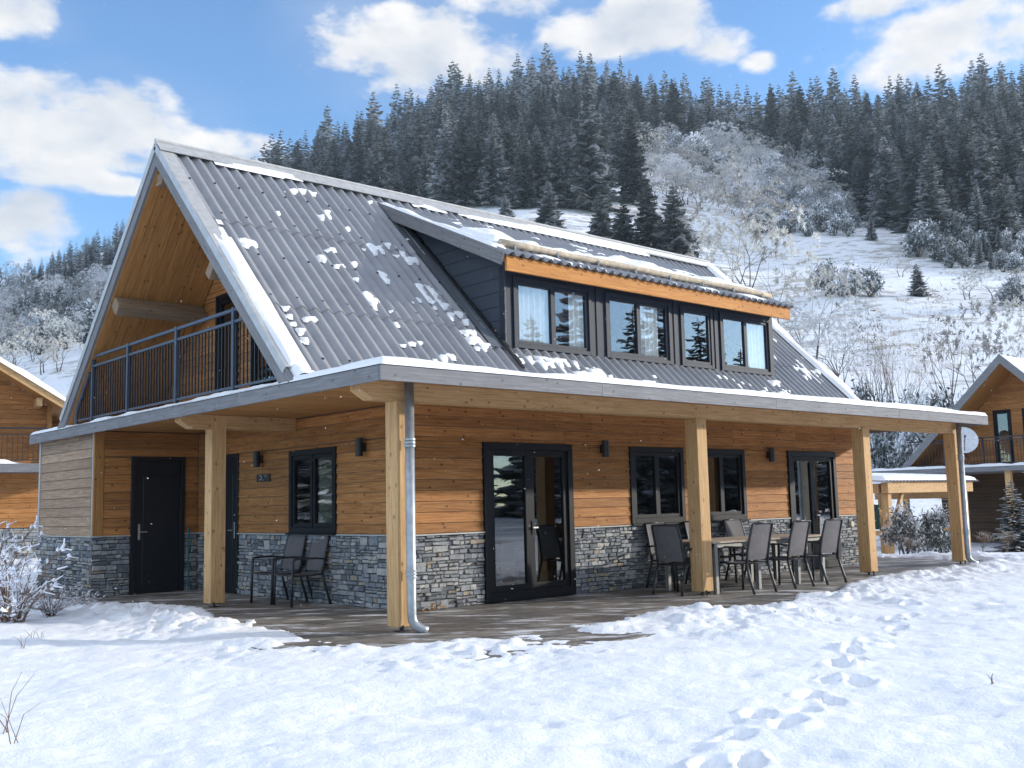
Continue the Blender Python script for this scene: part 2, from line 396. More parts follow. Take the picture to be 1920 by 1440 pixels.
thin = wn('ShaderNodeMapRange', interpolation_type='SMOOTHSTEP'); wl(wm('ADD', wm('MULTIPLY', dm, .22), wm('MULTIPLY', wm('SUBTRACT', nbig, .5), 2.4)), 0, thin, 0); thin.inputs[1].default_value = -.3; thin.inputs[2].default_value = .8; thin.inputs[4].default_value = .2
mp2 = wn('ShaderNodeMapping'); mp2.inputs['Scale'].default_value = (1, 1, 1.9); mp2.inputs['Location'].default_value = (.012, -.008, .035); wl(tc, 'Generated', mp2, 0)
nb2 = wn('ShaderNodeTexNoise'); nb2.inputs['Scale'].default_value = 9.5; nb2.inputs['Detail'].default_value = 6; nb2.inputs['Roughness'].default_value = .55; wl(mp2, 0, nb2, 'Vector')
cc = wn('ShaderNodeValToRGB'); wl(wm('ADD', wm('MULTIPLY', wm('SUBTRACT', nb2, .5), -1.8), wm('MULTIPLY_ADD', dm, -.12, .62)), 0, cc, 0)
cc.color_ramp.elements[0].position = .18; cc.color_ramp.elements[0].color = (.60, .66, .76, 1); cc.color_ramp.elements[1].position = .72; cc.color_ramp.elements[1].color = (1, .985, .97, 1)
sm = wn('ShaderNodeVectorMath', operation='SCALE'); wl(sky, 0, sm, 0); sm.inputs['Scale'].default_value = SKY_S
tint = wn('ShaderNodeVectorMath', operation='MULTIPLY'); wl(sm, 0, tint, 0); tint.inputs[1].default_value = SKY_TINT
# clouds behind the viewer and overhead, out of view, brightened as fill light
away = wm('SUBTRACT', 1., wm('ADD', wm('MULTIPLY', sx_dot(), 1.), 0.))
vis = wn('ShaderNodeMapRange', interpolation_type='SMOOTHSTEP'); wl(away, 0, vis, 0); vis.inputs[1].default_value = .28; vis.inputs[2].default_value = .75; vis.inputs[3].default_value = CLOUD_S; vis.inputs[4].default_value = CLOUD_FILL
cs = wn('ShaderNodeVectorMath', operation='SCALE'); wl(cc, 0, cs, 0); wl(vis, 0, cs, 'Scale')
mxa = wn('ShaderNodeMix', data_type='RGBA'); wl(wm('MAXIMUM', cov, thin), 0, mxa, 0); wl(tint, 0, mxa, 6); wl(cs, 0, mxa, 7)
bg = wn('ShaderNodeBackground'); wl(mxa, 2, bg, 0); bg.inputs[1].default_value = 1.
wo = wn('ShaderNodeOutputWorld'); wl(bg, 0, wo, 0)
sc.view_settings.view_transform = 'Standard'; sc.view_settings.look = 'None'; sc.view_settings.gamma = 1; sc.view_settings.exposure = EXPO
sc.cycles.max_bounces = 7; sc.cycles.diffuse_bounces = 4; sc.cycles.glossy_bounces = 3; sc.cycles.transparent_max_bounces = 12
sc.cycles.caustics_reflective = False; sc.cycles.caustics_refractive = False
# ------------------------------------------------------------------ terrain
RID = [(-2.2,.13), (-1.1,.15), (-.7114,.1961), (-.5031,.2393), (-.3723,.2902), (-.2666,.3287), (-.1867,.3543), (-.1063,.3855), (-.036,.4173), (.0286,.4242), (.109,.4138), (.1889,.3979), (.2418,.3827), (.2958,.3897), (.4035,.3983), (.5222,.4066), (.7799,.4059), (1.3,.34), (2.5,.2)]
RA = np.array([a for a, b in RID]); RT = np.array([b for a, b in RID])-.014
EDGE = [(-1.15,11.5), (-1.05,7.9), (-.87,6.48), (-.41,5.26), (-.46,3.16), (-.79,1.69), (-.98,.39), (-.82,-.16), (-.66,-.87), (-.3,-.89), (.21,-1.14), (.74,-1.04), (1.42,-.91), (1.74,-1.18), (2.15,-1.38), (3.03,-1.06), (3.57,-1.06), (4.24,-1.57), (4.96,-1.52), (7.19,-1.02), (9.26,-.31), (10.65,-.43), (12.46,-.45), (14.3,-.35), (14.5,2.5), (14.2,11.5)]
def edge_sd(x, y):
    """signed distance to the swept terrace, positive outside"""
    best = np.full(x.shape, 1e9); ins = np.zeros(x.shape, bool); n = len(EDGE)
    for i in range(n):
        (ax, ay), (bx, by) = EDGE[i], EDGE[(i+1) % n]
        dx, dy = bx-ax, by-ay; t = np.clip(((x-ax)*dx+(y-ay)*dy)/(dx*dx+dy*dy), 0, 1)
        best = np.minimum(best, np.hypot(x-ax-t*dx, y-ay-t*dy))
        c = (ay > y) != (by > y); xi = ax+(y-ay)/(dy if abs(dy) > 1e-9 else 1e-9)*dx
        ins ^= c & (x < xi)
    return np.where(ins, -best, best)
FEET = [(-2.17,-5.81), (-1.98,-5.92), (-1.65,-5.57), (-1.05,-5.33), (-1.15,-5.61), (-.72,-5.42), (-.19,-5.3), (-.12,-5.09), (.43,-4.91), (.53,-5.09), (1.06,-4.6), (1.34,-4.61), (1.83,-4.28), (2.08,-4.08), (2.52,-4.08), (3.04,-3.9), (3.63,-3.72), (4.3,-3.35), (4.75,-3.3), (5.5,-2.9), (-2.75,-6.2), (-2.6,-5.95), (-3.2,-6.3)]
def ground(x, y, fine=False):
    x = np.asarray(x, float); y = np.asarray(y, float)
    s, d = to_sd(x, y); dd = np.maximum(d, 1e-3); a = s/dd
    a = np.where(d < 5, np.clip(s/np.maximum(d, 5), -2, 2), a)
    T = np.interp(a, RA, RT); D = 560 + 90*np.clip(-a, 0, .7)
    rr = np.hypot(s, d)/np.sqrt(1+a*a)
    rr = np.where(d > 0, d, -np.abs(d))
    t = (rr-46)/(D-46)
    z = np.where(t > 0, T*D*np.where(t < 1, np.clip(t, 0, 1)**1.33, 1-1.4*(t-1)), 0)
    z = np.maximum(z, -20)
    amp = sstep(60, 240, rr)
    z = z + amp*(2.2*fbm(x*.013, y*.013, 3, 5)) + sstep(45, 120, rr)*.5*fbm(x*.09, y*.09, 3, 9)
    z = z - .75*sstep(21, 38, d)*sstep(-2, 9, s) + .0
    near = 1-sstep(24, 45, d)
    z = z + .03 + near*(.05*vnoise(x*.28+3, y*.28, 3) + .030*vnoise(x*.9, y*.9, 4))
    if fine:
        e = edge_sd(x, y)
        e2 = e + .16*fbm(x*2.2, y*2.2, 4, 21, .6)
        bank = np.exp(-((e-.45)/.42)**2)
        z = z + .045*bank*(.5+.9*np.clip(fbm(x*2.7, y*2.7, 4, 31, .6), -.3, 1.5))
        rough = np.clip(1-np.abs(e-.75)/1.25, 0, 1)
        lump = fbm(x*6.5, y*6.5, 3, 41, .6)
        z = z + .058*rough*np.maximum(lump, 0)*sstep(-.3, .5, vnoise(x*.8, y*.8, 6)+.2)
        z = z + .010*fbm(x*3.1, y*3.1, 4, 51, .6) + .0055*vnoise(x*14, y*14, 61) + .003*vnoise(x*30, y*30, 62)
        z = z + .020*fbm((x*RH[0]+y*RH[1])*.8, (x*FH[0]+y*FH[1])*2.4, 3, 71)
        # trampled patches
        tp = sstep(.42, .7, vnoise(x*.55+9, y*.55+2, 81))*(d > 4)
        z = z - .028*tp*np.clip(vnoise(x*4.2, y*4.2, 83)+.2, 0, 1)
        for k, (fx, fy) in enumerate(FEET):
            an = math.atan2(.42, .9)+.35*math.sin(k*2.3); c_, s_ = math.cos(an), math.sin(an)
            u = ((x-fx)*c_+(y-fy)*s_)/(.140+.02*math.sin(k*3.7)); v = (-(x-fx)*s_+(y-fy)*c_)/(.080+.01*math.sin(k*5.1))
            q = np.sqrt(u*u+v*v)
            z = z - .115*(1-sstep(.62, 1.08, q+.12*vnoise(x*16, y*16, 91))) + .030*np.exp(-((q-1.45)/.33)**2)*(.6+.8*vnoise(x*9, y*9, 92))
        # drag marks between the steps
        e3 = sstep(-.03, .05, e2)
        z = z*e3 + (-.09)*(1-e3)
    return z
# near field
ds = [2.4]
while ds[-1] < 31: ds.append(ds[-1] + .014+.0042*ds[-1])
ds = np.array(ds); ss = np.arange(-15, 21.001, .036)
SS, DD = np.meshgrid(ss, ds); X, Y = to_xy(SS, DD); Z = ground(X, Y, True)
edge = (SS < -14.9) | (SS > 20.9) | (DD < 2.45) | (DD > 30.8); Z = np.where(edge, Z-.35, Z)
nr, nc = SS.shape; ix = np.arange(nr*nc).reshape(nr, nc)
f = np.stack([ix[:-1,:-1], ix[:-1,1:], ix[1:,1:], ix[1:,:-1]], -1).reshape(-1, 4)
npmesh('snow_ground', np.stack([X, Y, Z], -1).reshape(-1, 3), f, M['snowground'], smooth=True, kind='structure', label='trodden white snow covering the garden in front of the chalet')
# far field
d1 = np.concatenate([np.arange(-160, 0, 8.), np.arange(0, 60, 2.), np.arange(60, 240, 3.), np.arange(240, 800, 7.)])
s1 = np.concatenate([np.arange(-640, -300, 20.), np.arange(-300, -60, 6.), np.arange(-60, 60, 2.), np.arange(60, 420, 6.), np.arange(420, 900, 20.)])
SS, DD = np.meshgrid(s1, d1); X, Y = to_xy(SS, DD); Z = ground(X, Y)
inn = (SS > -15) & (SS < 21) & (DD > 2) & (DD < 31); Z = np.where(inn, Z-.3, Z)
nr, nc = SS.shape; ix = np.arange(nr*nc).reshape(nr, nc)
f = np.stack([ix[:-1,:-1], ix[:-1,1:], ix[1:,1:], ix[1:,:-1]], -1).reshape(-1, 4)
npmesh('hillside', np.stack([X, Y, Z], -1).reshape(-1, 3), f, M['hill'], smooth=True, kind='structure', label='snow covered meadow and hillside rising behind the houses')
# terrace
mb = MB(); mb.box((-1.6,-2.2,-.3), (14.8,11.4,0.)); mb.build('terrace', M['terrace'], kind='structure', label='dark slate paving dusted with snow round the chalet')
def ray(px, py): return cf + cr*(px-960)/FPX - cu*(py-720)/FPX
def onground(px, py, dmin=24.):
    q = ray(px, py); q = q/(q[0]*FH[0]+q[1]*FH[1])
    lo = dmin
    ts = np.concatenate([np.arange(dmin, 240, 1.), np.arange(240, 900, 3.)])
    P = CAM[None]+q[None]*ts[:, None]; below = P[:, 2] < ground(P[:, 0], P[:, 1])
    i = np.argmax(below)
    if not below[i]: return None
    t = ts[i]; return (P[i, 0], P[i, 1], float(ground(P[i, 0], P[i, 1])), t)
def onplane(px, py, ax, val):
    q = ray(px, py); t = (val-CAM[ax])/q[ax]; return CAM+q*t
# ------------------------------------------------------------------ builders for walls and openings
UX, UY, UZ = V(1,0,0), V(0,1,0), V(0,0,1)
def cut(iv, ops):
    out = [iv]
    for a, b in ops:
        nx = []
        for p, q in out:
            if b <= p or a >= q: nx.append((p, q))
            else:
                if a > p: nx.append((p, a))
                if b < q: nx.append((b, q))
        out = nx
    return [(p, q) for p, q in out if q-p > .01]
def boards(mb, o, u, v, n, lu, v0, v1, pitch=.145, ops=(), thick=.02, lap=.015, m=0, lim=None, maxl=4.2, rr=None):
    rr = rr or R; o, u, v, n = [np.array(a, float) for a in (o, u, v, n)]
    z = v0
    while z < v1-.005:
        t = min(z+pitch, v1)
        br = sorted({z, t} | {e for q in ops for e in (q[2], q[3]) if z < e < t})
        for a, b in zip(br[:-1], br[1:]):
            iv = lim(.5*(a+b)) if lim else (0, lu)
            if iv[1]-iv[0] < .02: continue
            for p, q in cut(iv, [(w[0], w[1]) for w in ops if w[2] < b-1e-6 and w[3] > a+1e-6]):
                x = p
                while x < q-1e-6:
                    e = x+rr.uniform(.45, 1)*maxl
                    if q-e < .5: e = q
                    jit = [n*0]*8; jit[3] = -n*lap; jit[7] = -n*lap   # outer face, upper edge tucked back
                    mb.obox(o+u*x+v*a, u, v, n, (e-x-.003, b-a-.006, thick), m, rr.random(), jit)
                    x = e
        z = t
def hull(mb, o, u, v, n, lu, v0, v1, th, ops=(), m=0):
    """solid wall of thickness th behind the outer plane, with openings"""
    o, u, v, n = [np.array(a, float) for a in (o, u, v, n)]
    us = sorted({0, lu} | {e for q in ops for e in q[:2]}); vs = sorted({v0, v1} | {e for q in ops for e in q[2:4] if v0 < e < v1})
    for a, b in zip(us[:-1], us[1:]):
        for c, d in zip(vs[:-1], vs[1:]):
            if any(q[0] <= a+1e-6 and q[1] >= b-1e-6 and q[2] <= c+1e-6 and q[3] >= d-1e-6 for q in ops): continue
            mb.obox(o+u*a+v*c-n*th, u, v, n, (b-a, d-c, th), m)
def stones(mb, o, u, v, n, lu, v0, v1, ops=(), rr=None, size=1.):
    rr = rr or R; o, u, v, n = [np.array(a, float) for a in (o, u, v, n)]
    rects = []
    for a, b in cut((0, lu), [(w[0], w[1]) for w in ops]): rects.append((a, b, v0, v1))
    def split(a, b, c, d, depth=0):
        W, H = b-a, d-c
        if H > .19*size or (H > .085*size and rr.random() < .62):
            k = c+H*rr.uniform(.33, .67); split(a, b, c, k, depth+1) if W < 1.1 or H > .4 else None
            if W < 1.1 or H > .4: split(a, b, k, d, depth+1); return
        if W > .34*size or (W > .19*size and rr.random() < .6):
            k = a+W*rr.uniform(.3, .7); split(a, k, c, d, depth+1); split(k, b, c, d, depth+1); return
        if H > .16*size: 
            k = c+H*rr.uniform(.4, .6); split(a, b, c, k, depth+1); split(a, b, k, d, depth+1); return
        g = .0035; pr = rr.uniform(.004, .034); jt = [u*rr.uniform(-.011,.011)+v*rr.uniform(-.009,.009)+n*rr.uniform(-.006,.006)*(k % 2) for k in range(8)]
        for k in range(8):
            if k % 2:  # round the outer face in
                i, j = (k >> 2) & 1, (k >> 1) & 1
                jt[k] = jt[k] + u*(.006 if i == 0 else -.006) + v*(.005 if j == 0 else -.005)
        mb.obox(o+u*(a+g)+v*(c+g)-n*.02, u, v, n, (W-2*g, H-2*g, .02+pr), 0, rr.random(), jt)
    for r_ in rects: split(*r_)
def window(parent, o, u, n, u0, u1, v0, v1, npane, mat='anthracite', glass='glass', fw=.085, depth=.1, sill=True, name='window', proud=.022, low=None, sash=.055):
    o, u, n = [np.array(a, float) for a in (o, u, n)]; v = UZ
    mb = MB(); base = o+n*proud
    low = low or fw
    def rect(a, b, c, d, back=0., th=depth): mb.obox(base+u*a+v*c-n*(th+back), u, v, n, (b-a, d-c, th))
    rect(u0, u0+fw, v0, v1); rect(u1-fw, u1, v0, v1); rect(u0+fw, u1-fw, v1-fw, v1); rect(u0+fw, u1-fw, v0, v0+low)
    w_ = mb.build(name, M[mat], parent, bevel=.004)
    L = (u1-u0-2*fw)/npane
    for k in range(npane):
        a = u0+fw+L*k+.002; b = a+L-.004; c = v0+low+.002; d = v1-fw-.002
        sb = MB(); bk = .03 if k % 2 else .018; th = .055
        def r2(a, b, c, d): sb.obox(base+u*a+v*c-n*(th+bk), u, v, n, (b-a, d-c, th))
        r2(a, a+sash, c, d); r2(b-sash, b, c, d); r2(a+sash, b-sash, d-sash, d); r2(a+sash, b-sash, c, c+sash)
        s_ = sb.build('sash', M[mat], w_, bevel=.003)
        g = MB(); g.obox(base+u*(a+sash-.004)+v*(c+sash-.004)-n*(bk+.036), u, v, n, (b-a-2*sash+.008, d-c-2*sash+.008, .006)); g.build('pane', M[glass], w_)
    if sill:
        sb = MB(); sb.obox(base+u*(u0-.02)+v*(v0-.022)-n*.03, u, v, n, (u1-u0+.04, .02, .075)); sb.build('sill', M[mat], w_)
    return w_
def handle(parent, o, u, n, length=.14, plate=.22, name='handle', mat='handle'):
    mb = MB(); o, u, n = [np.array(a, float) for a in (o, u, n)]
    mb.obox(o-u*.018-UZ*plate/2, u, UZ, n, (.036, plate, .008)); mb.obox(o-u*.01-UZ*.01+n*.008, u, UZ, n, (.02, .02, .045)); mb.obox(o-u*.01-UZ*.011+n*.043, u, UZ, n, (length, .022, .018))
    return mb.build(name, M[mat], parent, bevel=.003)
def snow_patch(o, u, v, n, lu, lv, thick, mask, cell=.05, base=-.012):
    """blanket of snow lying on a plane; mask(u,v) in 0..1 gives its cover"""
    o, u, v, n = [np.array(a, float) for a in (o, u, v, n)]
    nu, nv = max(2, int(lu/cell)+1), max(2, int(lv/cell)+1)
    U, W = np.meshgrid(np.linspace(0, lu, nu), np.linspace(0, lv, nv))
    h = np.clip(mask(U, W), 0, 1); hz = base+(thick-base)*h
    P = o+u*U[..., None]+v*W[..., None]+n*hz[..., None]
    ix = np.arange(nu*nv).reshape(nv, nu); keep = (np.maximum.reduce([h[:-1,:-1], h[:-1,1:], h[1:,1:], h[1:,:-1]]) > 1e-3)
    f = np.stack([ix[:-1,:-1], ix[:-1,1:], ix[1:,1:], ix[1:,:-1]], -1)[keep]
    return P.reshape(-1, 3), f.reshape(-1, 4)
class SnowSet:
    def __init__(s): s.v = []; s.f = []; s.n = 0
    def add(s, P, f):
        if len(f) == 0: return
        used = np.unique(f); mp = -np.ones(len(P), int); mp[used] = np.arange(len(used))
        s.v.append(P[used]); s.f.append(mp[f]+s.n); s.n += len(used)
    def build(s, name, parent=None, **k): return npmesh(name, np.concatenate(s.v), np.concatenate(s.f), M['snow'], parent, smooth=True, **k)
# ------------------------------------------------------------------ the chalet
W0, D0, ZS = 1.347, 1.673, .956
YR, ZR, SL = 5.237, 6.7275, .9775; XG, XE = -.594, 12.575
NS = V(0, -SL, 1)/math.hypot(1, SL); DS = V(0, -1, -SL)/math.hypot(1, SL)   # front slope: normal, downhill
NB = V(0, SL, 1)/math.hypot(1, SL); DB = V(0, 1, -SL)/math.hypot(1, SL)
def zroof(y): return ZR-SL*abs(y-YR)
XEND = 12.45; WALLTOP = 2.70
ch = empty('chalet', (0,0,0), label='large timber chalet with corrugated roof, long dormer and covered porch', category='house')
# openings on the front wall, u measured from W0
gd = (2.614-W0, 4.33-W0, 0, 2.20); w1 = (5.614-W0, 6.926-W0, .985, 2.198); w2 = (7.30-W0, 8.611-W0, .985, 2.198); d2 = (9.935-W0, 11.548-W0, 0, 2.20)
FO = [gd, w1, w2, d2]; fo = V(W0, D0+.02, 0); fl = XEND-W0
# gable wall, u from y=7.894 towards the viewer
YB = 7.894; go = V(W0+.02, YB, 0); glen = YB-D0-.02
gw = (YB-4.717, YB-3.402, .985, 2.215); gdr = (YB-7.33, YB-6.38, 0, 2.27); GO = [gw, gdr]
bx = -.435; bo = V(bx, YB+.02, 0); bdo = (.609, 1.542, 0, 2.28)
so_ = [(q[0]-.0, q[1]+.0, q[2], q[3]) for q in FO]
mb = MB()
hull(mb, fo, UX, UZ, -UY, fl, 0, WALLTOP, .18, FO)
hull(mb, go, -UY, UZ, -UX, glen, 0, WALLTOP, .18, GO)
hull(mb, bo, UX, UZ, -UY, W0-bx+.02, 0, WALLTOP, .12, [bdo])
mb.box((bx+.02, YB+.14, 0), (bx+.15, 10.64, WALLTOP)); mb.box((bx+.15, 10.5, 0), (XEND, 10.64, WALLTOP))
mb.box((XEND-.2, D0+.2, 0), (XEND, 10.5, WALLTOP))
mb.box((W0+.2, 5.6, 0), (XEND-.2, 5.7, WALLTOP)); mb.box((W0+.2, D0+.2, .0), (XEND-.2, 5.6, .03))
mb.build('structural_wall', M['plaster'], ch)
rr = random.Random(3)
mb = MB(); boards(mb, fo, UX, UZ, -UY, fl, ZS+.022, WALLTOP, .142, FO, rr=rr); mb.build('front_cladding', M['clad'], ch)
mb = MB(); boards(mb, go, -UY, UZ, -UX, glen, ZS+.022, WALLTOP, .142, GO, rr=rr); mb.build('gable_cladding', M['clad'], ch)
mb = MB(); boards(mb, bo+UX*.16, UX, UZ, -UY, W0-bx-.16, ZS+.022, WALLTOP, .142, [(a-.16, b-.16, c, d) for a, b, c, d in [bdo]], rr=rr); mb.build('storage_cladding', M['clad'], ch)
mb = MB(); boards(mb, V(bx+.02, 10.62, 0), -UY, UZ, -UX, 10.62-YB-.02, ZS+.022, WALLTOP, .16, lap=.016, rr=rr); mb.build('storage_cladding', M['grey'], ch, label='weathered greyish brown storage cladding')
mb = MB(); mb.box((bx-.005, YB-.005, ZS+.02), (bx+.155, YB+.05, WALLTOP), grain=2, r=.3); mb.build('corner_post', M['clad2'], ch, bevel=.004)
mb = MB(); mb.box((bx-.01, 10.60, 0.9), (bx+.06, 10.68, WALLTOP), grain=2); mb.build('corner_trim', M['trim'], ch); mb = MB(); mb.box((bx-.008, YB+.05, ZS+.02), (bx+.012, YB+.09, WALLTOP), grain=2); mb.build('corner_trim', M['trim'], ch)
mb = MB(); boards(mb, V(XEND, D0+.02, 0), UY, UZ, UX, 8.9, 0, WALLTOP, .142, rr=rr, m=0); mb.build('end_cladding', M['clad'], ch)
# stone base
for o, u, n, l, ops in ((fo, UX, -UY, fl, FO), (go, -UY, -UX, glen+.02, GO), (bo, UX, -UY, W0-bx, [bdo]), (V(bx+.02, 10.64, 0), -UY, -UX, 10.64-YB-.02, [])):
    for a, b in cut((0, l), [(q[0], q[1]) for q in ops if q[2] < .5]):
        mb = MB(); stones(mb, o+u*a, u, UZ, n, b-a, 0, ZS, [], rr=rr, size=.88 if u[0] > .5 and l > 5 else 1.0)
        b_ = mb.build('stone_base', M['stone'], ch)
        mb = MB(); mb.obox(o+u*a+UZ*(ZS+.001)-n*.02, u, UZ, n, (b-a, .02, .062)); mb.build('ledge_strip', M['trim'], b_)
        mb = MB(); mb.obox(o+u*a-n*.005, u, UZ, n, (b-a, ZS, .007)); mb.build('mortar', M['mortar'], b_)
# front openings
gdo = window(ch, fo, UX, -UY, gd[0], gd[1], 0.01, 2.20, 2, fw=.10, low=.13, sill=False, name='glass_door', proud=.05, sash=.085, depth=.17)
handle(gdo, fo+UX*(gd[0]+.88)+UZ*1.0-UY*.012, UX, -UY, .1, .2)
window(ch, fo, UX, -UY, w1[0], w1[1], w1[2], w1[3], 2, proud=.04); window(ch, fo, UX, -UY, w2[0], w2[1], w2[2], w2[3], 2, proud=.04)
gdo2 = window(ch, fo, UX, -UY, d2[0], d2[1], 0.01, 2.20, 2, fw=.10, low=.13, sill=False, name='glass_door', proud=.05, sash=.085, depth=.17)
handle(gdo2, fo+UX*(d2[0]+.83)+UZ*1.0-UY*.012, UX, -UY, .1, .2)
window(ch, go, -UY, -UX, gw[0], gw[1], gw[2], gw[3], 2, proud=.04)
# solid doors
def slab_door(o, u, n, u0, u1, z1, hside):
    mb = MB(); o = np.array(o, float); f = .075
    mb.obox(o+u*u0-n*.06, u, UZ, n, (f, z1, .10)); mb.obox(o+u*(u1-f)-n*.06, u, UZ, n, (f, z1, .10)); mb.obox(o+u*(u0+f)+UZ*(z1-f)-n*.06, u, UZ, n, (u1-u0-2*f, f, .10))
    d_ = mb.build('door', M['door'], ch, bevel=.004)
    mb = MB(); a, b = u0+f+.004, u1-f-.004
    mb.obox(o+u*a-n*.04+UZ*.015, u, UZ, n, (b-a, z1-f-.02, .05))
    mb.obox(o+u*(a+.13)-n*.0+UZ*.16, u, UZ, n, (b-a-.26, z1-.5, .018))
    mb.build('door_leaf', M['door'], d_, bevel=.006)
    handle(d_, o+u*(a+.07 if hside < 0 else b-.07)+n*.012+UZ*1.02, u*(1 if hside < 0 else -1), n, .13, .26)
slab_door(bo, UX, -UY, bdo[0], bdo[1], 2.28, -1)
slab_door(go, -UY, -UX, gdr[0], gdr[1], 2.27, 1)
# porch roof, soffit, fascia
FX, FY, FXE, FYE, ZB, ZT = -.594, -.568, 13.33, 10.78, 2.63, 2.79
mb = MB(); mb.box((FX+.03, FY+.03, 2.715), (FXE-.03, FYE-.03, 2.785)); mb.build('porch_roof', M['metalcap'], ch)
mb = MB(); boards(mb, V(FX+.03, D0, 2.715), UX, -UY, -UZ, FXE-FX-.06, 0, D0-FY-.03, .13, thick=.016, lap=0, rr=rr)
boards(mb, V(FX+.03, YB+.02, 2.715), UX, -UY, -UZ, W0-FX-.03, 0, YB-D0+.02, .13, thick=.016, lap=0, rr=rr)
mb.build('porch_soffit', M['clad2'], ch)
def fascia(a, b, th):
    a = np.array(a, float); b = np.array(b, float); L = np.linalg.norm(b-a); u = (b-a)/L; mb = MB(); x = 0
    while x < L-1e-6:
        e = min(x+rr.uniform(3.2, 4.6), L); e = L if L-e < 1 else e
        mb.obox(a+u*x, u, UZ, th/np.linalg.norm(th), (e-x-.003, ZT-ZB, np.linalg.norm(th)), 0, rr.random()); x = e
    o = mb.build('fascia_board', M['fascia'], ch, bevel=.003)
    mb = MB(); mb.obox(a+UZ*(ZT-ZB+.001)-th*.12, u, UZ, th/np.linalg.norm(th), (L, .014, np.linalg.norm(th)*1.9)); mb.build('drip_edge', M['anthracite'], o)
fascia((FX, FY, ZB), (FXE, FY, ZB), V(0, .036, 0)); fascia((FX, FYE, ZB), (FX, FY+.037, ZB), V(.036, 0, 0)); fascia((FXE, FY+.037, ZB), (FXE, FYE, ZB), V(-.036, 0, 0))
# posts and beams
PW, PH = .2193, 2.498
for k, (x, y, top) in enumerate(((0,0,PH), (5.207,0,PH), (9.725,0,PH), (13.095,0,PH), (0,4.524,2.698))):
    mb = MB(); mb.box((x, y, .055), (x+PW, y+PW, top), grain=2, r=.13+.17*k); p_ = mb.build('post', M['post'], ch, bevel=.006)
    mb = MB(); mb.tube([(x+.11, y+.11, 0), (x+.11, y+.11, .056)], .018, 8); mb.box((x+.05, y+.05, .046), (x+.17, y+.17, .054)); mb.box((x+.05, y+.05, 0.001), (x+.17, y+.17, .008))
    mb.tube([(x+.05, y-.012, 0), (x+.05, y-.012, .075)], .012, 6); mb.build('post_foot', M['frame'], p_)
def beam(y0, y1, x0, x1, endchamf=True):
    z0, z1 = 2.499, 2.698
    pl = [(x0+.17, y0, z0), (x1-(.17 if endchamf else 0), y0, z0)] + ([(x1, y0, z0+.11)] if endchamf else []) + [(x1, y0, z1), (x0, y0, z1), (x0, y0, z0+.10)]
    mb = MB(); mb.prism(pl[::-1], (0, y1-y0, 0), r=.42); return mb.build('beam', M['post'], ch, bevel=.005)
beam(.004, PW-.004, -.46, 13.29); beam(4.535, 4.735, -.46, W0, False)
# downpipes
for x, y in ((.10, -.10), (13.11, -.09)):
    mb = MB(); rp = .052
    mb.tube([(x, y, 2.70), (x, y, .20), (x+.004, y-.006, .13), (x+.03, y-.03, .075), (x+.09, y-.075, .03), (x+.13, y-.10, .012)], [rp]*4+[rp*1.02, rp*1.04], 14)
    p_ = mb.build('downpipe', M['zinc'], ch, smooth=True)
    for z in (2.03, .62):
        mb = MB()
        for q in (-.035, 0, .035): mb.tube([(x, y, z+q-.011), (x, y, z+q+.011)], rp+.012, 14)
        mb.build('pipe_collar', M['zinc'], p_)
# wall lamps and number plate
for o, n, u in ((V(4.99, D0, 2.145), -UY, UX), (V(9.33, D0, 2.115), -UY, UX), (V(W0, 5.60, 2.135), -UX, UY), (V(W0, 2.68, 2.16), -UX, UY)):
    mb = MB(); mb.tube([o+n*.085-UZ*.125, o+n*.085+UZ*.125], .052, 14); mb.obox(o-u*.04-UZ*.06-n*.0, u, UZ, n, (.08, .12, .05)); mb.build('wall_lamp', M['lamp'], ch)
mb = MB(); mb.box((W0-.018, 5.31, 1.78), (W0-.002, 5.73, 1.90)); pl_ = mb.build('number_plate', M['lamp'], ch, bevel=.003)
mb = MB()
mb.tube([(W0-.02, 5.62, 1.875), (W0-.02, 5.575, 1.872), (W0-.02, 5.555, 1.85), (W0-.02, 5.57, 1.825), (W0-.02, 5.63, 1.805)], .009, 6)
mb.tube([(W0-.02, 5.535, 1.808), (W0-.02, 5.515, 1.806)], .009, 6); mb.tube([(W0-.02, 5.47, 1.87), (W0-.02, 5.41, 1.868), (W0-.02, 5.42, 1.84)], .007, 6)
mb.build('digits', M['trim'], pl_)
mb = MB(); mb.tube([(11.99, D0-.002, .80), (11.99, D0-.05, .80)], .055, 14); mb.build('vent_cap', M['cream'], ch)
# ---- main roof
def slope_prism(x0, x1, y0, y1, drop0=.06, drop1=.31, mat='clad2', name='roof_deck'):
    s = lambda y, d: (x0, y, zroof(y)-d)
    zc = 2.79
    def low(y, other):
        if zroof(y)-drop1 >= zc: return [s(y, drop1)]
        yc = YR+(1 if y > YR else -1)*(ZR-drop1-zc)/SL; return [(x0, y, zc), (x0, yc, zc)]
    a0, a1 = low(y0, y1), low(y1, y0)
    mb = MB(); mb.prism([s(y0, drop0), s(y1, drop0)]+a1+a0[::-1], (x1-x0, 0, 0)); return mb.build(name, M[mat], ch)
YE = 1.27; YF = 2*YR-YE
DX0, DX1, DY = 3.424, 10.261, 2.063
slope_prism(XG+.04, DX0, YE, YR-.001); slope_prism(DX1, XE-.04, YE, YR-.001); slope_prism(DX0, DX1, YE, DY); slope_prism(DX0, DX1, 4.75, YR-.001); slope_prism(XG+.04, XE-.04, YR+.001, YF)
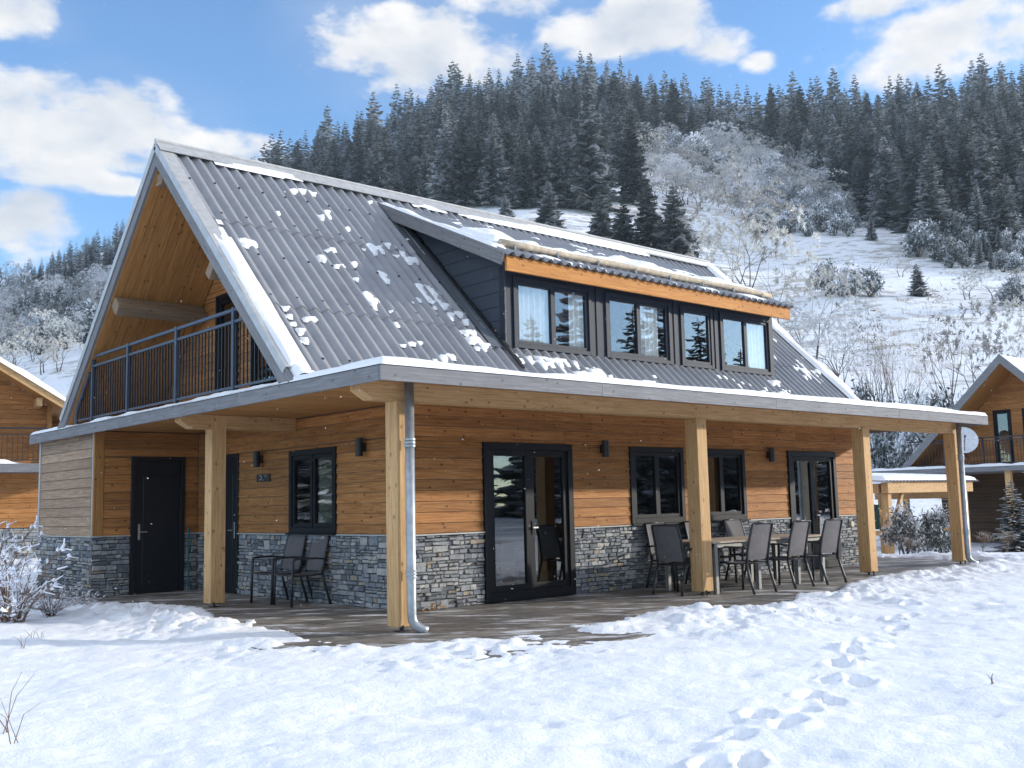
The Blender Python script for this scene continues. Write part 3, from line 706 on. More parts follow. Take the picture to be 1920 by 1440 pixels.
def corr(x0, x1, y0, y1, zf, nrm, lift=(.0, .0), pitch=.192, amp=.028, rows=8):
    k = max(2, int((x1-x0)/pitch*10)); xs = np.linspace(x0, x1, k+1); ts = np.linspace(0, 1, rows+1)
    Xs, T = np.meshgrid(xs, ts); Ys = y0+(y1-y0)*T; Zs = zf(Ys)
    off = amp*np.cos(2*math.pi*Xs/pitch)+lift[0]+(lift[1]-lift[0])*T
    P = np.stack([Xs, Ys+nrm[1]*off, Zs+nrm[2]*off], -1).reshape(-1, 3)
    ix = np.arange(len(P)).reshape(rows+1, k+1); return P, np.stack([ix[:-1,:-1], ix[:-1,1:], ix[1:,1:], ix[1:,:-1]], -1).reshape(-1, 4)
def zf_main(y): return ZR-SL*(YR-y)
S_ = SnowSet()
rows = [(YE, 2.40), (2.36, 3.84), (3.80, 5.20)]
for i, (a, b) in enumerate(rows):
    lf = (.007*i+.004, .007*i)
    S_.add(*corr(XG+.18, DX0-.02, a, b, zf_main, NS, lf)); S_.add(*corr(DX1+.02, XE-.15, a, b, zf_main, NS, lf))
S_.add(*corr(DX0-.02, DX1+.02, YE, DY+.02, zf_main, NS, (.008, 0)))
S_.add(*corr(DX0-.02, DX1+.02, 4.80, 5.20, zf_main, NS, (.032, .024)))
npmesh('corrugated_roof', np.concatenate(S_.v), np.concatenate(S_.f), M['roof'], ch, smooth=True)
S_ = SnowSet(); S_.add(*corr(XG+.18, XE-.15, YF, 5.28, lambda y: zroof(y), NB)); 
P, f = np.concatenate(S_.v), np.concatenate(S_.f); P[:, 2] = P[:, 2]; npmesh('corrugated_roof', P, f[:, ::-1], M['roof'], ch, smooth=True)
mb = MB()
for i, y in enumerate((1.55, 2.5, 3.2, 3.92, 4.55)):
    for k in range(10):
        x = -.384+.384*k+(.192 if i % 2 else 0)
        p = V(x, y, zf_main(y))+NS*(.026+.012*min(2, i//2)); mb.tube([p, p+NS*.012], .019, 8)
mb.build('roof_screws', M['frame'], ch, kind='stuff')
# rake boards (bargeboards) and their caps
def rake(xa, xb, sgn, y1, t=.33, cap=True, mat='fascia'):
    yy = [YR, y1]; zc = 2.807; ya, yb_ = YR+sgn*(ZR+.03-zc)/SL, YR+sgn*(ZR+.03-t-zc)/SL; y1 = ya
    top = [ (xa, YR, ZR+.03), (xa, ya, zc) ]; bot = [(xa, yb_, zc), (xa, YR, ZR+.03-t)]
    L = math.hypot(y1-YR, zroof(y1)-ZR); mb = MB()
    q = top+bot; d = V(xb-xa, 0, 0)
    A = [np.array(p, float) for p in q]; B = [p+d for p in A]; w_ = abs(xb-xa)
    uv = [(0, t), (L, t), (L, 0), (0, 0)]
    mb.face(A if sgn < 0 else A[::-1], uv if sgn < 0 else uv[::-1]); mb.face(B[::-1] if sgn < 0 else B, uv[::-1] if sgn < 0 else uv)
    for i in range(4):
        j = (i+1) % 4; l = float(np.linalg.norm(A[j]-A[i])); mb.face([A[i], B[i], B[j], A[j]], [(0, 0), (0, w_), (l, w_), (l, 0)])
    o = mb.build('bargeboard', M[mat], ch)
    return o
def rakecap(parent, xa, xb, sgn, y1, lift=.034):
    dn, nn = (DS, NS) if sgn < 0 else (DB, NB); mb = MB(); L = abs(y1-YR)*math.hypot(1, SL)
    o = V(xa, YR, ZR)+nn*lift
    x = 0; k = 0
    while x < L-.01:
        e = min(x+1.95, L); mb.obox(o+dn*x+nn*(.004*(k % 2)), dn, UX, nn, (e-x+(.03 if e < L else 0), xb-xa, .012)); x = e; k += 1
    mb.obox(o-nn*.09-UX*.012, dn, UX, nn, (L, .011, .10)); mb.build('rake_cap', M['metalcap'], parent)
for xa, xb, s_, y1 in ((XG, XG+.04, -1, .93), (XG, XG+.04, 1, YF+.06), (XE-.04, XE, -1, .93), (XE-.04, XE, 1, YF+.06)):
    b_ = rake(xa, xb, s_, y1); rakecap(b_, XG-.006 if xa < 5 else XE-.2, XG+.2 if xa < 5 else XE+.006, s_, YR+s_*3.86)
mb = MB()
for dn, nn in ((DS, NS), (DB, NB)):
    for k in range(5):
        xa = XG-.01+k*2.64; mb.obox(V(xa, YR, ZR+.012)+nn*(.052+.003*(k % 2)), UX, dn if dn[1] < 0 else -dn, nn if dn[1] < 0 else -nn, (2.66 if k < 4 else XE+.01-xa, .23 if dn[1] < 0 else -.23, .010 if dn[1] < 0 else -.010))
mb.tube([(XG-.012, YR, ZR+.085), (XE+.012, YR, ZR+.085)], .035, 8)
mb.build('ridge_cap', M['metalcap'], ch)
# soffit under the gable overhang and purlins
XW = .95
LS = (ZR-.315-2.815)/SL*math.hypot(1, SL)
mb = MB(); boards(mb, V(XG+.045, YR, ZR-.315), DB, UX, np.cross(DB, UX), LS, 0, XW-XG-.045, .135, thick=.014, lap=0, rr=rr, maxl=9)
boards(mb, V(XW, YR, ZR-.315), DS, -UX, np.cross(DS, -UX), LS, 0, XW-XG-.045, .135, thick=.014, lap=0, rr=rr, maxl=9)
mb.build('gable_soffit', M['clad2'], ch)
def purlin(dn, nn, dist, w_=.16, h_=.44, x0=XG+.06):
    p = V(x0, YR, ZR-.335)+dn*dist; a = p; b = p+dn*w_
    pl = [a, b, b-nn*h_, a-nn*h_]
    mb = MB(); d = V(XW-x0, 0, 0); ax = dn; 
    mb.obox(p-nn*h_, UX, dn, nn, (XW-x0, w_, h_), r=.5); return mb.build('purlin', M['postgrey'], ch, bevel=.02)
purlin(DB, NB, 2.34, .20, .26); purlin(DS, NS, 2.42, .16, .24); 
mb = MB(); mb.box((XG+.06, YR-.10, ZR-.58), (XW, YR+.10, ZR-.40)); mb.build('ridge_beam', M['postgrey'], ch, bevel=.01)
# upper gable wall with balcony doors
uo = V(XW+.02, 8.9, 0); ulen = 8.9-1.5
do1 = (8.9-6.43, 8.9-5.63, 2.82, 4.84); do2 = (8.9-5.22, 8.9-4.10, 2.82, 4.84)
def ulim(v):
    h = (ZR-.30-v)/SL
    return (max(0, 8.9-(YR+h)), min(ulen, 8.9-(YR-h)))
mb = MB(); boards(mb, uo, -UY, UZ, -UX, ulen, 2.79, ZR-.32, .142, [do1, do2], lim=ulim, rr=rr); mb.build('upper_gable_cladding', M['clad'], ch)
mb = MB(); z = 2.79
while z < ZR-.4:
    t = min(z+.2, ZR-.35); a, b = ulim(.5*(z+t)); 
    for p, q in cut((a, b), [(d_[0], d_[1]) for d_ in (do1, do2) if d_[2] < t-.001 and d_[3] > z+.001]): mb.obox(uo-UY*p+UZ*z+UX*.14, -UY, UZ, -UX, (q-p, t-z, .139))
    z = t
mb.build('upper_wall', M['plaster'], ch)
for d_ in (do1, do2):
    w_ = window(ch, uo, -UY, -UX, d_[0], d_[1], d_[2], d_[3], 1, fw=.08, low=.12, sill=False, name='balcony_door', proud=.03, sash=.08)
# far gable and attic floor
mb = MB(); mb.prism([(XEND-.15, y, z) for y, z in ((1.2, 2.79), (YR, ZR-.33), (2*YR-1.2, 2.79))], (.12, 0, 0)); mb.build('far_gable_wall', M['plaster'], ch)
# ---- dormer
SD = (6.47-4.955)/(4.97-1.70)
def zd(y): return 4.955+SD*(np.asarray(y)-1.70)
ND = V(0, -SD, 1)/math.hypot(1, SD); DD_ = V(0, -1, -SD)/math.hypot(1, SD)
dm_ = MB(); dm_.prism([(3.17, y, float(zd(y))-d) for y, d in ((1.79, .03), (5.0, .03), (5.0, .15), (1.79, .15))], (7.24, 0, 0)); dorm = dm_.build('dormer', M['clad2'], ch)
P, f = corr(3.16, 10.43, 1.68, 4.985, zd, ND, (0.006, 0), rows=6); npmesh('dormer_roof_sheet', P, f, M['roof'], dorm, smooth=True)
P2 = P-ND*.014; npmesh('dormer_sheet_underside', P2, f[:, ::-1], M['roof'], dorm, smooth=True)
mb = MB(); mb.box((3.20, 1.74, 4.712), (10.40, 1.785, 4.935), r=.2); mb.build('dormer_beam', M['beam'], dorm, bevel=.004)
for xa in (3.13, 10.41):
    mb = MB(); L = (4.99-1.73)*math.hypot(1, SD)
    mb.obox(V(xa, 4.99, float(zd(4.99)))+ND*(-.185), DD_, UX, ND, (L, .04, .20), r=.7); mb.build('dormer_rake', M['fascia'], dorm, bevel=.003)
wins = [(3.60, 5.27, 2), (5.60, 7.24, 2), (7.50, 8.40, 1), (8.62, 10.19, 2)]
dmo = V(DX0, DY+.02, 0); ops = [(a-DX0, b-DX0, 3.655, 4.74) for a, b, k in wins]
mb = MB(); hull(mb, dmo, UX, UZ, -UY, DX1-DX0, 3.62, 4.86, .10, ops); mb.build('dormer_front', M['dormerpanel'], dorm)
for a, b, k in wins: window(dorm, dmo, UX, -UY, a-DX0, b-DX0, 3.655, 4.74, k, 'dormerpanel', 'glassup', fw=.065, sill=False, name='dormer_window', proud=.03, sash=.05)
mb = MB()
for x in (3.50, 5.435, 7.37, 8.51, 10.225): mb.box((x-.045, DY+.004, 3.60), (x+.045, DY+.02, 4.80))
mb.box((DX0, DY-.03, 3.565), (DX1, DY+.02, 3.615)); mb.build('dormer_trim', M['dormerpanel'], dorm)
def dlim(v):
    return (max(0., (v-4.83)/SD+1.70-DY), (YR-(ZR-v)/SL)-DY+.10)
for xs, n_, nm in ((DX0, -UX, 'dormer_side'), (DX1, UX, 'dormer_side')):
    mb = MB()
    if n_[0] < 0:
        z = 3.42
        while z < 6.2:
            a, b = dlim(z+.11)
            if b-a > .03: mb.obox(V(xs+.03, DY+b, z), -UY, UZ, -UX, (b-a, .212, .03), 0, rr.random(), [n_*0]*3+[UX*.008]+[n_*0]*3+[UX*.008])
            z += .215
    mb.prism([(xs+(.04 if n_[0] < 0 else -.04), y, zz) for y, zz in ((DY+.02, 3.5), (DY+.02, 4.92), (4.75, 6.28))], (.03 if n_[0] < 0 else .04, 0, 0))
    mb.build(nm, M['sidepanel'], dorm)
# flashing beside the dormer
mb = MB(); mb.obox(V(DX0-.30, 4.72, zf_main(4.72))+NS*.030, DS, UX, NS, (3.75, .24, .006)); fl_ = mb.build('flashing', plain('blue_grey_flashing', (.16,.185,.22), .5, .4), ch)
mb = MB(); x = 0.
while x < 4.2:
    l = rr.uniform(.1, .2); mb.obox(V(DX0-.075, 4.75, zf_main(4.75))+DS*x+NS*(.04+rr.uniform(0, .02)), DS, UX, NS, (l, .05+rr.uniform(0, .03), .02)); x += l
mb.build('foam_strip', M['lamp'], fl_)
# snow guard log
mb = MB(); y = 2.10; pts = [V(x, y, float(zd(y)))+ND*(.088+.004*math.sin(x*2.3)) for x in np.linspace(3.36, 10.25, 15)]
mb.tube(pts, [.05+.004*math.sin(k*1.7) for k in range(15)], 12)
lg = mb.build('snow_guard', M['log'], dorm, smooth=True)
for x in np.arange(3.6, 10.2, .9): mb = MB(); p = V(x, y, float(zd(y))); mb.obox(p-DD_*.07, DD_, UX, ND, (.16, .03, .05)); mb.obox(p+DD_*.06, DD_, UX, ND, (.012, .03, .11)); mb.build('guard_bracket', M['zinc'], lg)
# ---- balcony railing
XR = -.50; PY = [7.86, 6.36, 4.60, 2.86]
mb = MB(); mb.bar((XR, 7.90, 3.90), (XR, 2.30, 3.90), .045, .04); mb.bar((XR, 8.0, 3.745), (XR, 2.2, 3.745), .04, .035); mb.bar((XR, 8.5, 2.90), (XR, 1.5, 2.90), .03, .03)
rail = mb.build('balcony_railing', M['rail'], ch)
for y in PY: mb = MB(); mb.box((XR-.03, y-.03, 2.79), (XR+.03, y+.03, 3.935)); mb.build('railing_post', M['rail'], rail, bevel=.003)
mb = MB(); mb.tube([(XR, 8.62, 2.79), (XR, 8.62, 2.98), (XR, 8.55, 3.12), (XR, 8.02, 3.66)], .03, 8); mb.build('railing_post', M['rail'], rail)
mb = MB(); y = 8.4
while y > 1.9:
    zt = min(3.745, zroof(y)-.40)
    if zt > 2.95: mb.box((XR-.008, y-.008, 2.90), (XR+.008, y+.008, zt))
    y -= .10
mb.build('baluster_panel', M['lamp'], rail)
# ---- snow lying on the chalet
SN = SnowSet()
def edge_mask(lu, lv, seed, w_=.09, amp=.5, sc_=1.4, lo=.55):
    def fn(U, W):
        e = np.minimum(np.minimum(U, lu-U), np.minimum(W, lv-W)); n_ = fbm(U*sc_, W*sc_*1.5, 4, seed)
        return np.clip(e/w_, 0, 1)**.5*(lo+amp*.5*(1+n_))
    return fn
# porch roof: front strip and gable strip
l = FXE-FX+.02
SN.add(*snow_patch((FX-.012, FY-.014, 2.806), UX, UY, UZ, l, 1.9, .10, edge_mask(l, 1.9, 3, .06, .45, .6, .62), .045))
SN.add(*snow_patch((FX-.012, 1.30, 2.806), UX, UY, UZ, .62, FYE-1.3, .062, edge_mask(.62, FYE-1.3, 8, .06, .7, 1.1, .35), .045))
# along the near rake, lower half; tongue at its foot
def rk(U, W):
    e = np.minimum(np.minimum(U, 5.4-U), np.minimum(W, .30-W)); n_ = fbm(U*1.6, W*6, 4, 17)
    return np.clip(e/.05, 0, 1)**.6*np.clip(sstep(2.1, 3.2, U+.6*n_)*(.75+.4*n_)+.0, 0, 1)
SN.add(*snow_patch(V(XG+.03, YR, ZR)+NS*.046, DS, UX, NS, 5.6, .30, .05, rk, .04))
def foot(U, W):
    e = (W-.30) - U*.75 + .25*fbm(U*2.5, W*2.5, 3, 19); return np.clip(e*2.0, 0, 1)*np.clip(U/.05, 0, 1)
SN.add(*snow_patch(V(XG+.05, 1.78, zf_main(1.78))+NS*.02, UX, DS, NS, 1.5, .75, .09, foot, .04))
# far rake, ridge
SN.add(*snow_patch(V(XE-.36, YR, ZR)+NS*.046, DS, UX, NS, 5.7, .36, .06, lambda U, W: np.clip(np.minimum(np.minimum(U, 5.7-U), np.minimum(W, .36-W))/.05, 0, 1)**.6*np.clip(.75+.6*fbm(U*1.4, W*5, 3, 23), 0, 1), .045))
SN.add(*snow_patch(V(XG+.1, YR, ZR)+NS*.066+DS*.03, UX, DS, NS, XE-XG-.2, .28, .035, lambda U, W: np.clip(np.minimum(W, .28-W)/.04, 0, 1)*np.clip(1.6*fbm(U*.7, W*4, 4, 29)+.35*sstep(2., 6, U), 0, 1), .045))
# scattered patches caught on the corrugations
def scat(seed, dens, lu, lv):
    def fn(U, W):
        n1 = fbm(U*1.5-W*.5, W*3.0+U*.6, 4, seed, .62); n2 = vnoise(U*.45, W*.45, seed+7); big = dens(U, W)
        e = np.minimum(np.minimum(U, lu-U), np.minimum(W, lv-W))
        rib = .11*np.cos(2*math.pi*(U+XG+.2)/.192)
        return np.clip((n1*.75+.22*n2+big-.84-rib)*3.5, 0, 1)*np.clip(e/.05, 0, 1)
    return fn
la = DX0-XG-.25
def onroof(px, py):
    q = ray(px, py); k = ZR-SL*YR; t = (k-(CAM[2]-SL*CAM[1]))/(q[2]-SL*q[1]); return CAM+q*t
BL = [(452,455,.22,.10), (470,462,.10,.07), (600,407,.22,.10), (612,399,.12,.06), (702,470,.26,.13), (690,462,.12,.06), (725,463,.16,.10), (745,478,.20,.12), (770,490,.20,.10), (692,560,.16,.14), (700,572,.10,.10), (800,548,.22,.16), (812,562,.22,.13), (790,540,.16,.1), (855,592,.24,.10), (872,605,.18,.09), (884,622,.2,.1), (668,525,.16,.09), (775,645,.2,.07), (580,600,.1,.05),
      (538,578,.10,.07), (545,595,.10,.07), (552,608,.08,.06), (563,622,.08,.07), (573,640,.08,.07), (838,673,.3,.09), (715,515,.12,.12), (722,528,.10,.09), (780,566,.14,.09), (560,360,.24,.06), (585,365,.12,.05), (890,640,.2,.1), (905,652,.22,.09), (620,470,.1,.06), (604,486,.08,.1), (632,500,.1,.05), (663,497,.1,.05), (520,400,.06,.05), (555,462,.06,.05), (650,430,.08,.05), (735,585,.06,.06), (742,610,.05,.06), (765,452,.16,.05), (830,575,.2,.07), (700,380,.2,.05)]
def blobs(U, W):
    m = np.full(U.shape, -3.); n_ = fbm(U*5.5, W*5.5, 4, 141, .6)
    for px, py, a_, b_ in BL:
        p = onroof(px, py); u0 = p[0]-(XG+.2); w0 = (5.1-p[1])*math.hypot(1, SL); du, dw = U-u0, W-w0; dw2 = dw+.35*du
        m = np.maximum(m, 1-(du/(.82*a_))**2-(dw2/(.82*b_))**2)
    rib = .16*np.cos(2*math.pi*(U+XG+.2)/.192)
    return np.clip((m+1.15*n_-rib-.05)*1.3, 0, 1)*np.clip(np.minimum(np.minimum(U, la-U), np.minimum(W, 5.2-W))/.05, 0, 1)
SN.add(*snow_patch(V(XG+.2, 5.1, zf_main(5.1))+NS*.012, UX, DS, NS, la, 5.2, .028, blobs, .025))
lb = XE-DX1-.3
SN.add(*snow_patch(V(DX1+.05, 5.1, zf_main(5.1))+NS*.012, UX, DS, NS, lb, 5.3, .030, scat(43, lambda U, W: .30+0*U, lb, 5.3), .035))
SN.add(*snow_patch(V(DX0, 1.98, zf_main(1.98))+NS*.012, UX, DS, NS, DX1-DX0, 1.25, .05, scat(47, lambda U, W: (.20+.95*sstep(.2, .8, W+.18*fbm(U*.9, W, 3, 77))), DX1-DX0, 1.25), .035))
# dormer roof: bank piled behind the log, thin sheet above, rim below
def bank(U, W):
    top = 1.35+.65*fbm(U*.55, W*.2, 3, 53); e = np.minimum(U, 6.9-U)
    return np.clip(e/.12, 0, 1)*np.clip((W-(2.55-top*.75))/.4, 0, 1)*np.clip((2.515-W)/.06, 0, 1)**.5*(.75+.3*fbm(U*2, W*2, 3, 57))
ld = (4.9-2.06)*math.hypot(1, SD)
SN.add(*snow_patch(V(3.2, 4.42, float(zd(4.42)))+ND*.0, UX, DD_, ND, 6.95, 2.62, .19, bank, .045))
SN.add(*snow_patch(V(3.2, 4.95, float(zd(4.95)))+ND*.012, UX, DD_, ND, 7.1, 3.1, .03, scat(59, lambda U, W: .24+0*U, 7.1, 3.1), .04))
SN.add(*snow_patch(V(3.2, 2.03, float(zd(2.03)))+ND*.0, UX, DD_, ND, 7.2, .34, .05, lambda U, W: np.clip(np.minimum(W, .34-W)/.05, 0, 1)*np.clip(.1+.2*sstep(0, 6, U)+.9*fbm(U*1.3, W*3, 4, 61), 0, 1), .035))
SN.add(*snow_patch(V(3.14, 4.97, float(zd(4.97)))+ND*.017, UX, DD_, ND, .32, 3.3, .045, lambda U, W: np.clip(np.minimum(U, .32-U)/.05, 0, 1)*np.clip(.55+.3*sstep(.5, 2, W)+.7*fbm(U*3, W*1.5, 3, 67), 0, 1)*np.clip(np.minimum(W, 3.3-W)/.1, 0, 1), .035))
SN.build('roof_snow', kind='stuff', label='melting patches of white snow lying on the chalet roofs', category='snow')
# ------------------------------------------------------------------ furniture
def make_chair(label):
    c = empty('armchair', label=label, category='chair')
    def prof(pts, name, par, rad=.014): mb = MB(); mb.tube(pts, rad, 8); return mb.build(name, M['frame'], par, smooth=True)
    for s in (-1, 1):
        prof([(s*.255, -.335, 0), (s*.255, -.30, .12), (s*.25, -.245, .30), (s*.245, -.215, .43)], 'leg', c, .019)
        prof([(s*.275, .27, 0), (s*.275, .262, .3), (s*.278, .25, .60), (s*.278, .235, .64)], 'leg', c, .019)
        mb = MB(); pts = [(s*.278, .245, .645), (s*.28, .1, .655), (s*.272, -.1, .65), (s*.25, -.25, .635)]
        for p, q in zip(pts[:-1], pts[1:]): mb.bar(p, q, .046, .026)
        mb.build('armrest', M['frame'], c, bevel=.004)
    mb = MB()
    for s in (-1, 1):
        mb.tube([(s*.245, -.215, .43), (s*.242, -.235, .55), (s*.238, -.275, .75), (s*.232, -.335, .96), (s*.215, -.352, .985)], .018, 8)
        mb.tube([(s*.245, -.22, .425), (s*.255, .0, .415), (s*.262, .255, .43)], .013, 8)
    mb.tube([(-.215, -.352, .985), (0, -.362, .992), (.215, -.352, .985)], .014, 8); mb.tube([(-.26, .25, .43), (.26, .25, .43)], .011, 8); mb.tube([(-.245, -.20, .42), (.245, -.20, .42)], .011, 8)
    mb.build('frame', M['frame'], c, smooth=True)
    def sheet(path, w0, w1, name):
        mb = MB(); n = 8
        rows = []
        for (y, z), k in zip(path, np.linspace(0, 1, len(path))):
            w_ = w0+(w1-w0)*k; rows.append([(w_*(2*i/n-1), y-(.014*(1-(2*i/n-1)**2)), z-(.010*(1-(2*i/n-1)**2) if name == 'seat' else 0)) for i in range(n+1)])
        for th in (0, 1):
            for a, b in zip(rows[:-1], rows[1:]):
                for i in range(n):
                    q = [a[i], a[i+1], b[i+1], b[i]]; q = [(x, y+(.006*th if name != 'seat' else 0), z-(.006*th if name == 'seat' else 0)) for x, y, z in q]
                    mb.face(q if th == 0 else q[::-1], [(0, 0)]*4)
        return mb.build(name, M['sling'], c, smooth=True)
    sheet([(-.205, .44), (-.1, .424), (.05, .418), (.18, .424), (.255, .437), (.272, .425)], .232, .245, 'seat')
    sheet([(-.208, .47), (-.232, .56), (-.262, .70), (-.295, .83), (-.335, .965), (-.35, .985)], .232, .215, 'backrest')
    return c
ch0 = make_chair('dark sling armchair by the stone wall, the one nearer the corner post')
TREEKIDS[ch0.name] = kids(ch0)
def put(o, x, y, rz, label, group):
    o.location = (x, y, 0); o.rotation_euler = (0, 0, rz); o['label'] = label; o['group'] = group; return o
G1, G2 = 'armchairs against the gable wall', 'armchairs round the terrace table'
put(ch0, 1.02, 3.83, math.pi/2-.06, 'dark sling armchair by the stone wall, the one nearer the corner post', G1)
def chair(*a): return put(copy_tree(ch0), *a)
chair(1.00, 4.44, math.pi/2+.05, 'dark sling armchair by the stone wall, the one nearer the black door', G1)
chair(6.03, -.12, -.03, 'taupe armchair with its back to the garden, nearest the middle post', G2)
chair(7.08, -.07, .04, 'taupe armchair with its back to the garden, middle of the row of three', G2)
chair(7.97, -.08, -.02, 'taupe armchair with its back to the garden, far right of the row of three', G2)
chair(5.30, .475, -math.pi/2+.04, 'taupe armchair at the near end of the table, left of the middle post', G2)
chair(6.05, 1.24, math.pi-.05, 'taupe armchair behind the table beneath the left kitchen window', G2)
chair(6.98, 1.22, math.pi+.04, 'taupe armchair behind the table beneath the right kitchen window', G2)
chair(8.00, 1.20, math.pi, 'taupe armchair behind the table, beside the far glass door', G2)
chair(3.95, 2.75, math.pi*.62, 'dark armchair standing indoors behind the near glass door', 'armchairs indoors')
tb = empty('dining_table', (0,0,0), label='long grey wooden terrace table with pale metal legs', category='table')
mb = MB(); 
for k in range(8): mb.box((5.44, -.02+.1225*k, .712), (8.38, -.02+.1225*k+.117, .74), r=.1*k)
mb.build('tabletop', M['table'], tb, bevel=.003)
mb = MB(); mb.box((5.50, .02, .65), (8.32, .05, .71)); mb.box((5.50, .90, .65), (8.32, .93, .71)); mb.box((5.50, .05, .65), (5.53, .90, .71)); mb.box((8.29, .05, .65), (8.32, .90, .71)); mb.build('apron', M['tableleg'], tb)
for x in (5.50, 6.52, 7.56, 8.26):
    for y in (.0, .88): mb = MB(); mb.box((x, y+.001, 0), (x+.065, y+.066, .711), grain=2); mb.build('leg', M['tableleg'], tb, bevel=.004)
# pole leaning by the door, leaves at the wall
mb = MB(); mb.tube([(1.17, YB-.05, 0), (1.17, YB-.03, 1.0)], .014, 8); mb.tube([(1.17, YB-.03, 1.0), (1.17, YB-.028, 1.06)], .018, 8); mb.build('broom_handle', M['teal'], None, label='thin teal pole leaning beside the black door', category='pole')
mb = MB()
for k in range(70):
    a = R.uniform(0, 6.28); q = abs(R.gauss(0, .11)); x, y = 1.66+q*math.cos(a)*1.2, 1.60-abs(q*math.sin(a))*.7; z = .006+R.random()*.085*max(0, 1-q/.22); l = R.uniform(.015, .03)
    t = V(math.cos(a*3), math.sin(a*3), R.uniform(-.5,.5)); b = V(-math.sin(a*3), math.cos(a*3), R.uniform(-.5,.5)); p = V(x, y, z+.012)
    mb.face([p-t*l, p-b*l*.6, p+t*l, p+b*l*.6])
mb.build('dry_leaves', M['ochre'], None, label='small heap of orange dry leaves at the foot of the stone base', category='leaves', kind='stuff')
# curtains
def curtain(x0, x1, y, z0, z1, axis, label, mat='curtain', per=.11):
    n = max(6, int((x1-x0)/per*8)); v = []; 
    for z in (z0, z1):
        for k in range(n+1):
            t = x0+(x1-x0)*k/n; o = .028*math.sin(2*math.pi*(t-x0)/per)+.008*math.sin(13*t)
            v.append((t, y+o, z) if axis == 0 else (y+o, t, z))
    f = [(k, k+1, n+2+k, n+1+k) for k in range(n)]
    npmesh('curtain', v, f, M[mat], smooth=True, label=label, category='curtain')
curtain(3.68, 4.40, 2.165, 3.5, 4.75, 0, 'white curtain filling the leftmost pane of the dormer')
curtain(4.86, 5.22, 2.165, 3.5, 4.75, 0, 'white curtain in the second dormer pane from the left')
curtain(6.55, 6.98, 2.165, 3.5, 4.75, 0, 'white curtain in the right pane of the second dormer window')
curtain(9.50, 10.12, 2.165, 3.5, 4.75, 0, 'white curtain in the rightmost pane of the dormer')
curtain(4.02, 4.36, 1.66, .9, 2.3, 1, 'cream curtain behind the ground floor gable window', 'cream')
curtain(10.85, 11.2, 2.05, .05, 2.3, 0, 'pale curtain behind the far glass door on the terrace')
pl = empty('pendant_lamp', (0,0,0), label='glowing pendant bulb seen through the near glass door', category='lamp')
p = CAM + ray(993, 888)*((3.05-CAM[1])/ray(993, 888)[1])
mb = MB()
for k in range(7): pass
mb.tube([p+V(0,0,-.05), p+V(0,0,-.03), p, p+V(0,0,.03), p+V(0,0,.05)], [.012, .038, .048, .036, .014], 12); mb.build('bulb', M['bulb'], pl, smooth=True)
mb = MB(); mb.tube([p+V(0,0,.05), V(p[0], p[1], 2.69)], .006, 6); mb.tube([p+V(0,0,.05), p+V(0,0,.10)], .02, 8); mb.build('cord', M['lamp'], pl)
# ------------------------------------------------------------------ neighbour chalet, right
def fillwall(mb, o, u, n, poly_lim, z0, z1, ops=(), m=0, pitch=.15): boards(mb, o, u, UZ, n, 99, z0, z1, pitch, ops, lim=poly_lim, rr=rr, maxl=5, m=m)
kx = 1.15
q = CAM+kx*(V(27.4035, 5.0794, 2.1916)-CAM); hx, hy, hz = q; RISE, HALF, LEN = 3.6*kx, 3.7*kx, 11.
nb = empty('neighbour_chalet', (0,0,0), label='neighbouring timber chalet with snowy gable roof and dark balcony at the right edge', category='house')
sl_ = RISE/HALF; gy = hy
def zr2(y): return hz+RISE-sl_*abs(y-gy)
for sg in (-1, 1):
    ye = gy+sg*(HALF+.35); mb = MB(); mb.prism([(hx, y, zr2(y)-d) for y, d in ((gy, 0), (ye, 0), (ye, .30), (gy, .30))], (LEN, 0, 0)); mb.build('roof', M['clad2'], nb)
    P, f = snow_patch(V(hx-.03, gy, zr2(gy)), V(0, sg, -sl_)/math.hypot(1, sl_), UX, V(0, sg*sl_, 1)/math.hypot(1, sl_), (HALF+.35)*math.hypot(1, sl_), LEN, .11, lambda U, W: np.clip(np.minimum(U, W)/.1, .3, 1)*(.75+.3*fbm(U, W, 3, 5)), .15)
    npmesh('roof_snow', P, f, M['snow'], nb, smooth=True)
    mb = MB(); mb.prism([(hx-.03, y, zr2(y)+e) for y, e in ((gy, .03), (ye, .03), (ye, -.33), (gy, -.33))], (.03-.001, 0, 0)); mb.build('bargeboard', M['fascia'], nb)
xw2 = hx+1.5
dd1 = onplane(1861, 770, 0, xw2); dd2 = onplane(1903, 871, 0, xw2); dd3 = onplane(1916, 770, 0, xw2)
o2 = V(xw2, gy+HALF, 0); OP = [(gy+HALF-dd1[1], gy+HALF-dd2[1], hz+.05, dd1[2]), (gy+HALF-dd3[1], gy+HALF-dd3[1]+1.1, hz+.05, dd1[2])]
mb = MB(); fillwall(mb, o2, -UY, -UX, lambda v: (max(0, HALF-(hz+RISE-.3-v)/sl_), min(2*HALF, HALF+(hz+RISE-.3-v)/sl_)), hz, hz+RISE-.3, OP); mb.build('gable_cladding', M['clad'], nb)
mb = MB(); z = hz
while z < hz+RISE-.5:
    h = (hz+RISE-.42-z)/sl_; 
    for a_, b_ in cut((HALF-h, HALF+h), [(p_[0], p_[1]) for p_ in OP if z < p_[3]-.1]): mb.obox(o2-UY*a_+UZ*z+UX*.14, -UY, UZ, -UX, (b_-a_, .3, .13))
    z += .3
mb.build('gable_wall', M['plaster'], nb)
for p_ in OP: window(nb, o2, -UY, -UX, p_[0], p_[1], p_[2], p_[3], 1, fw=.09, name='balcony_door', proud=.03, sill=False)
mb = MB(); mb.box((hx-.25, gy-HALF-1.2, hz-.18), (hx+4.6, gy+HALF+1.2, hz)); mb.build('balcony_floor', M['fascia'], nb)
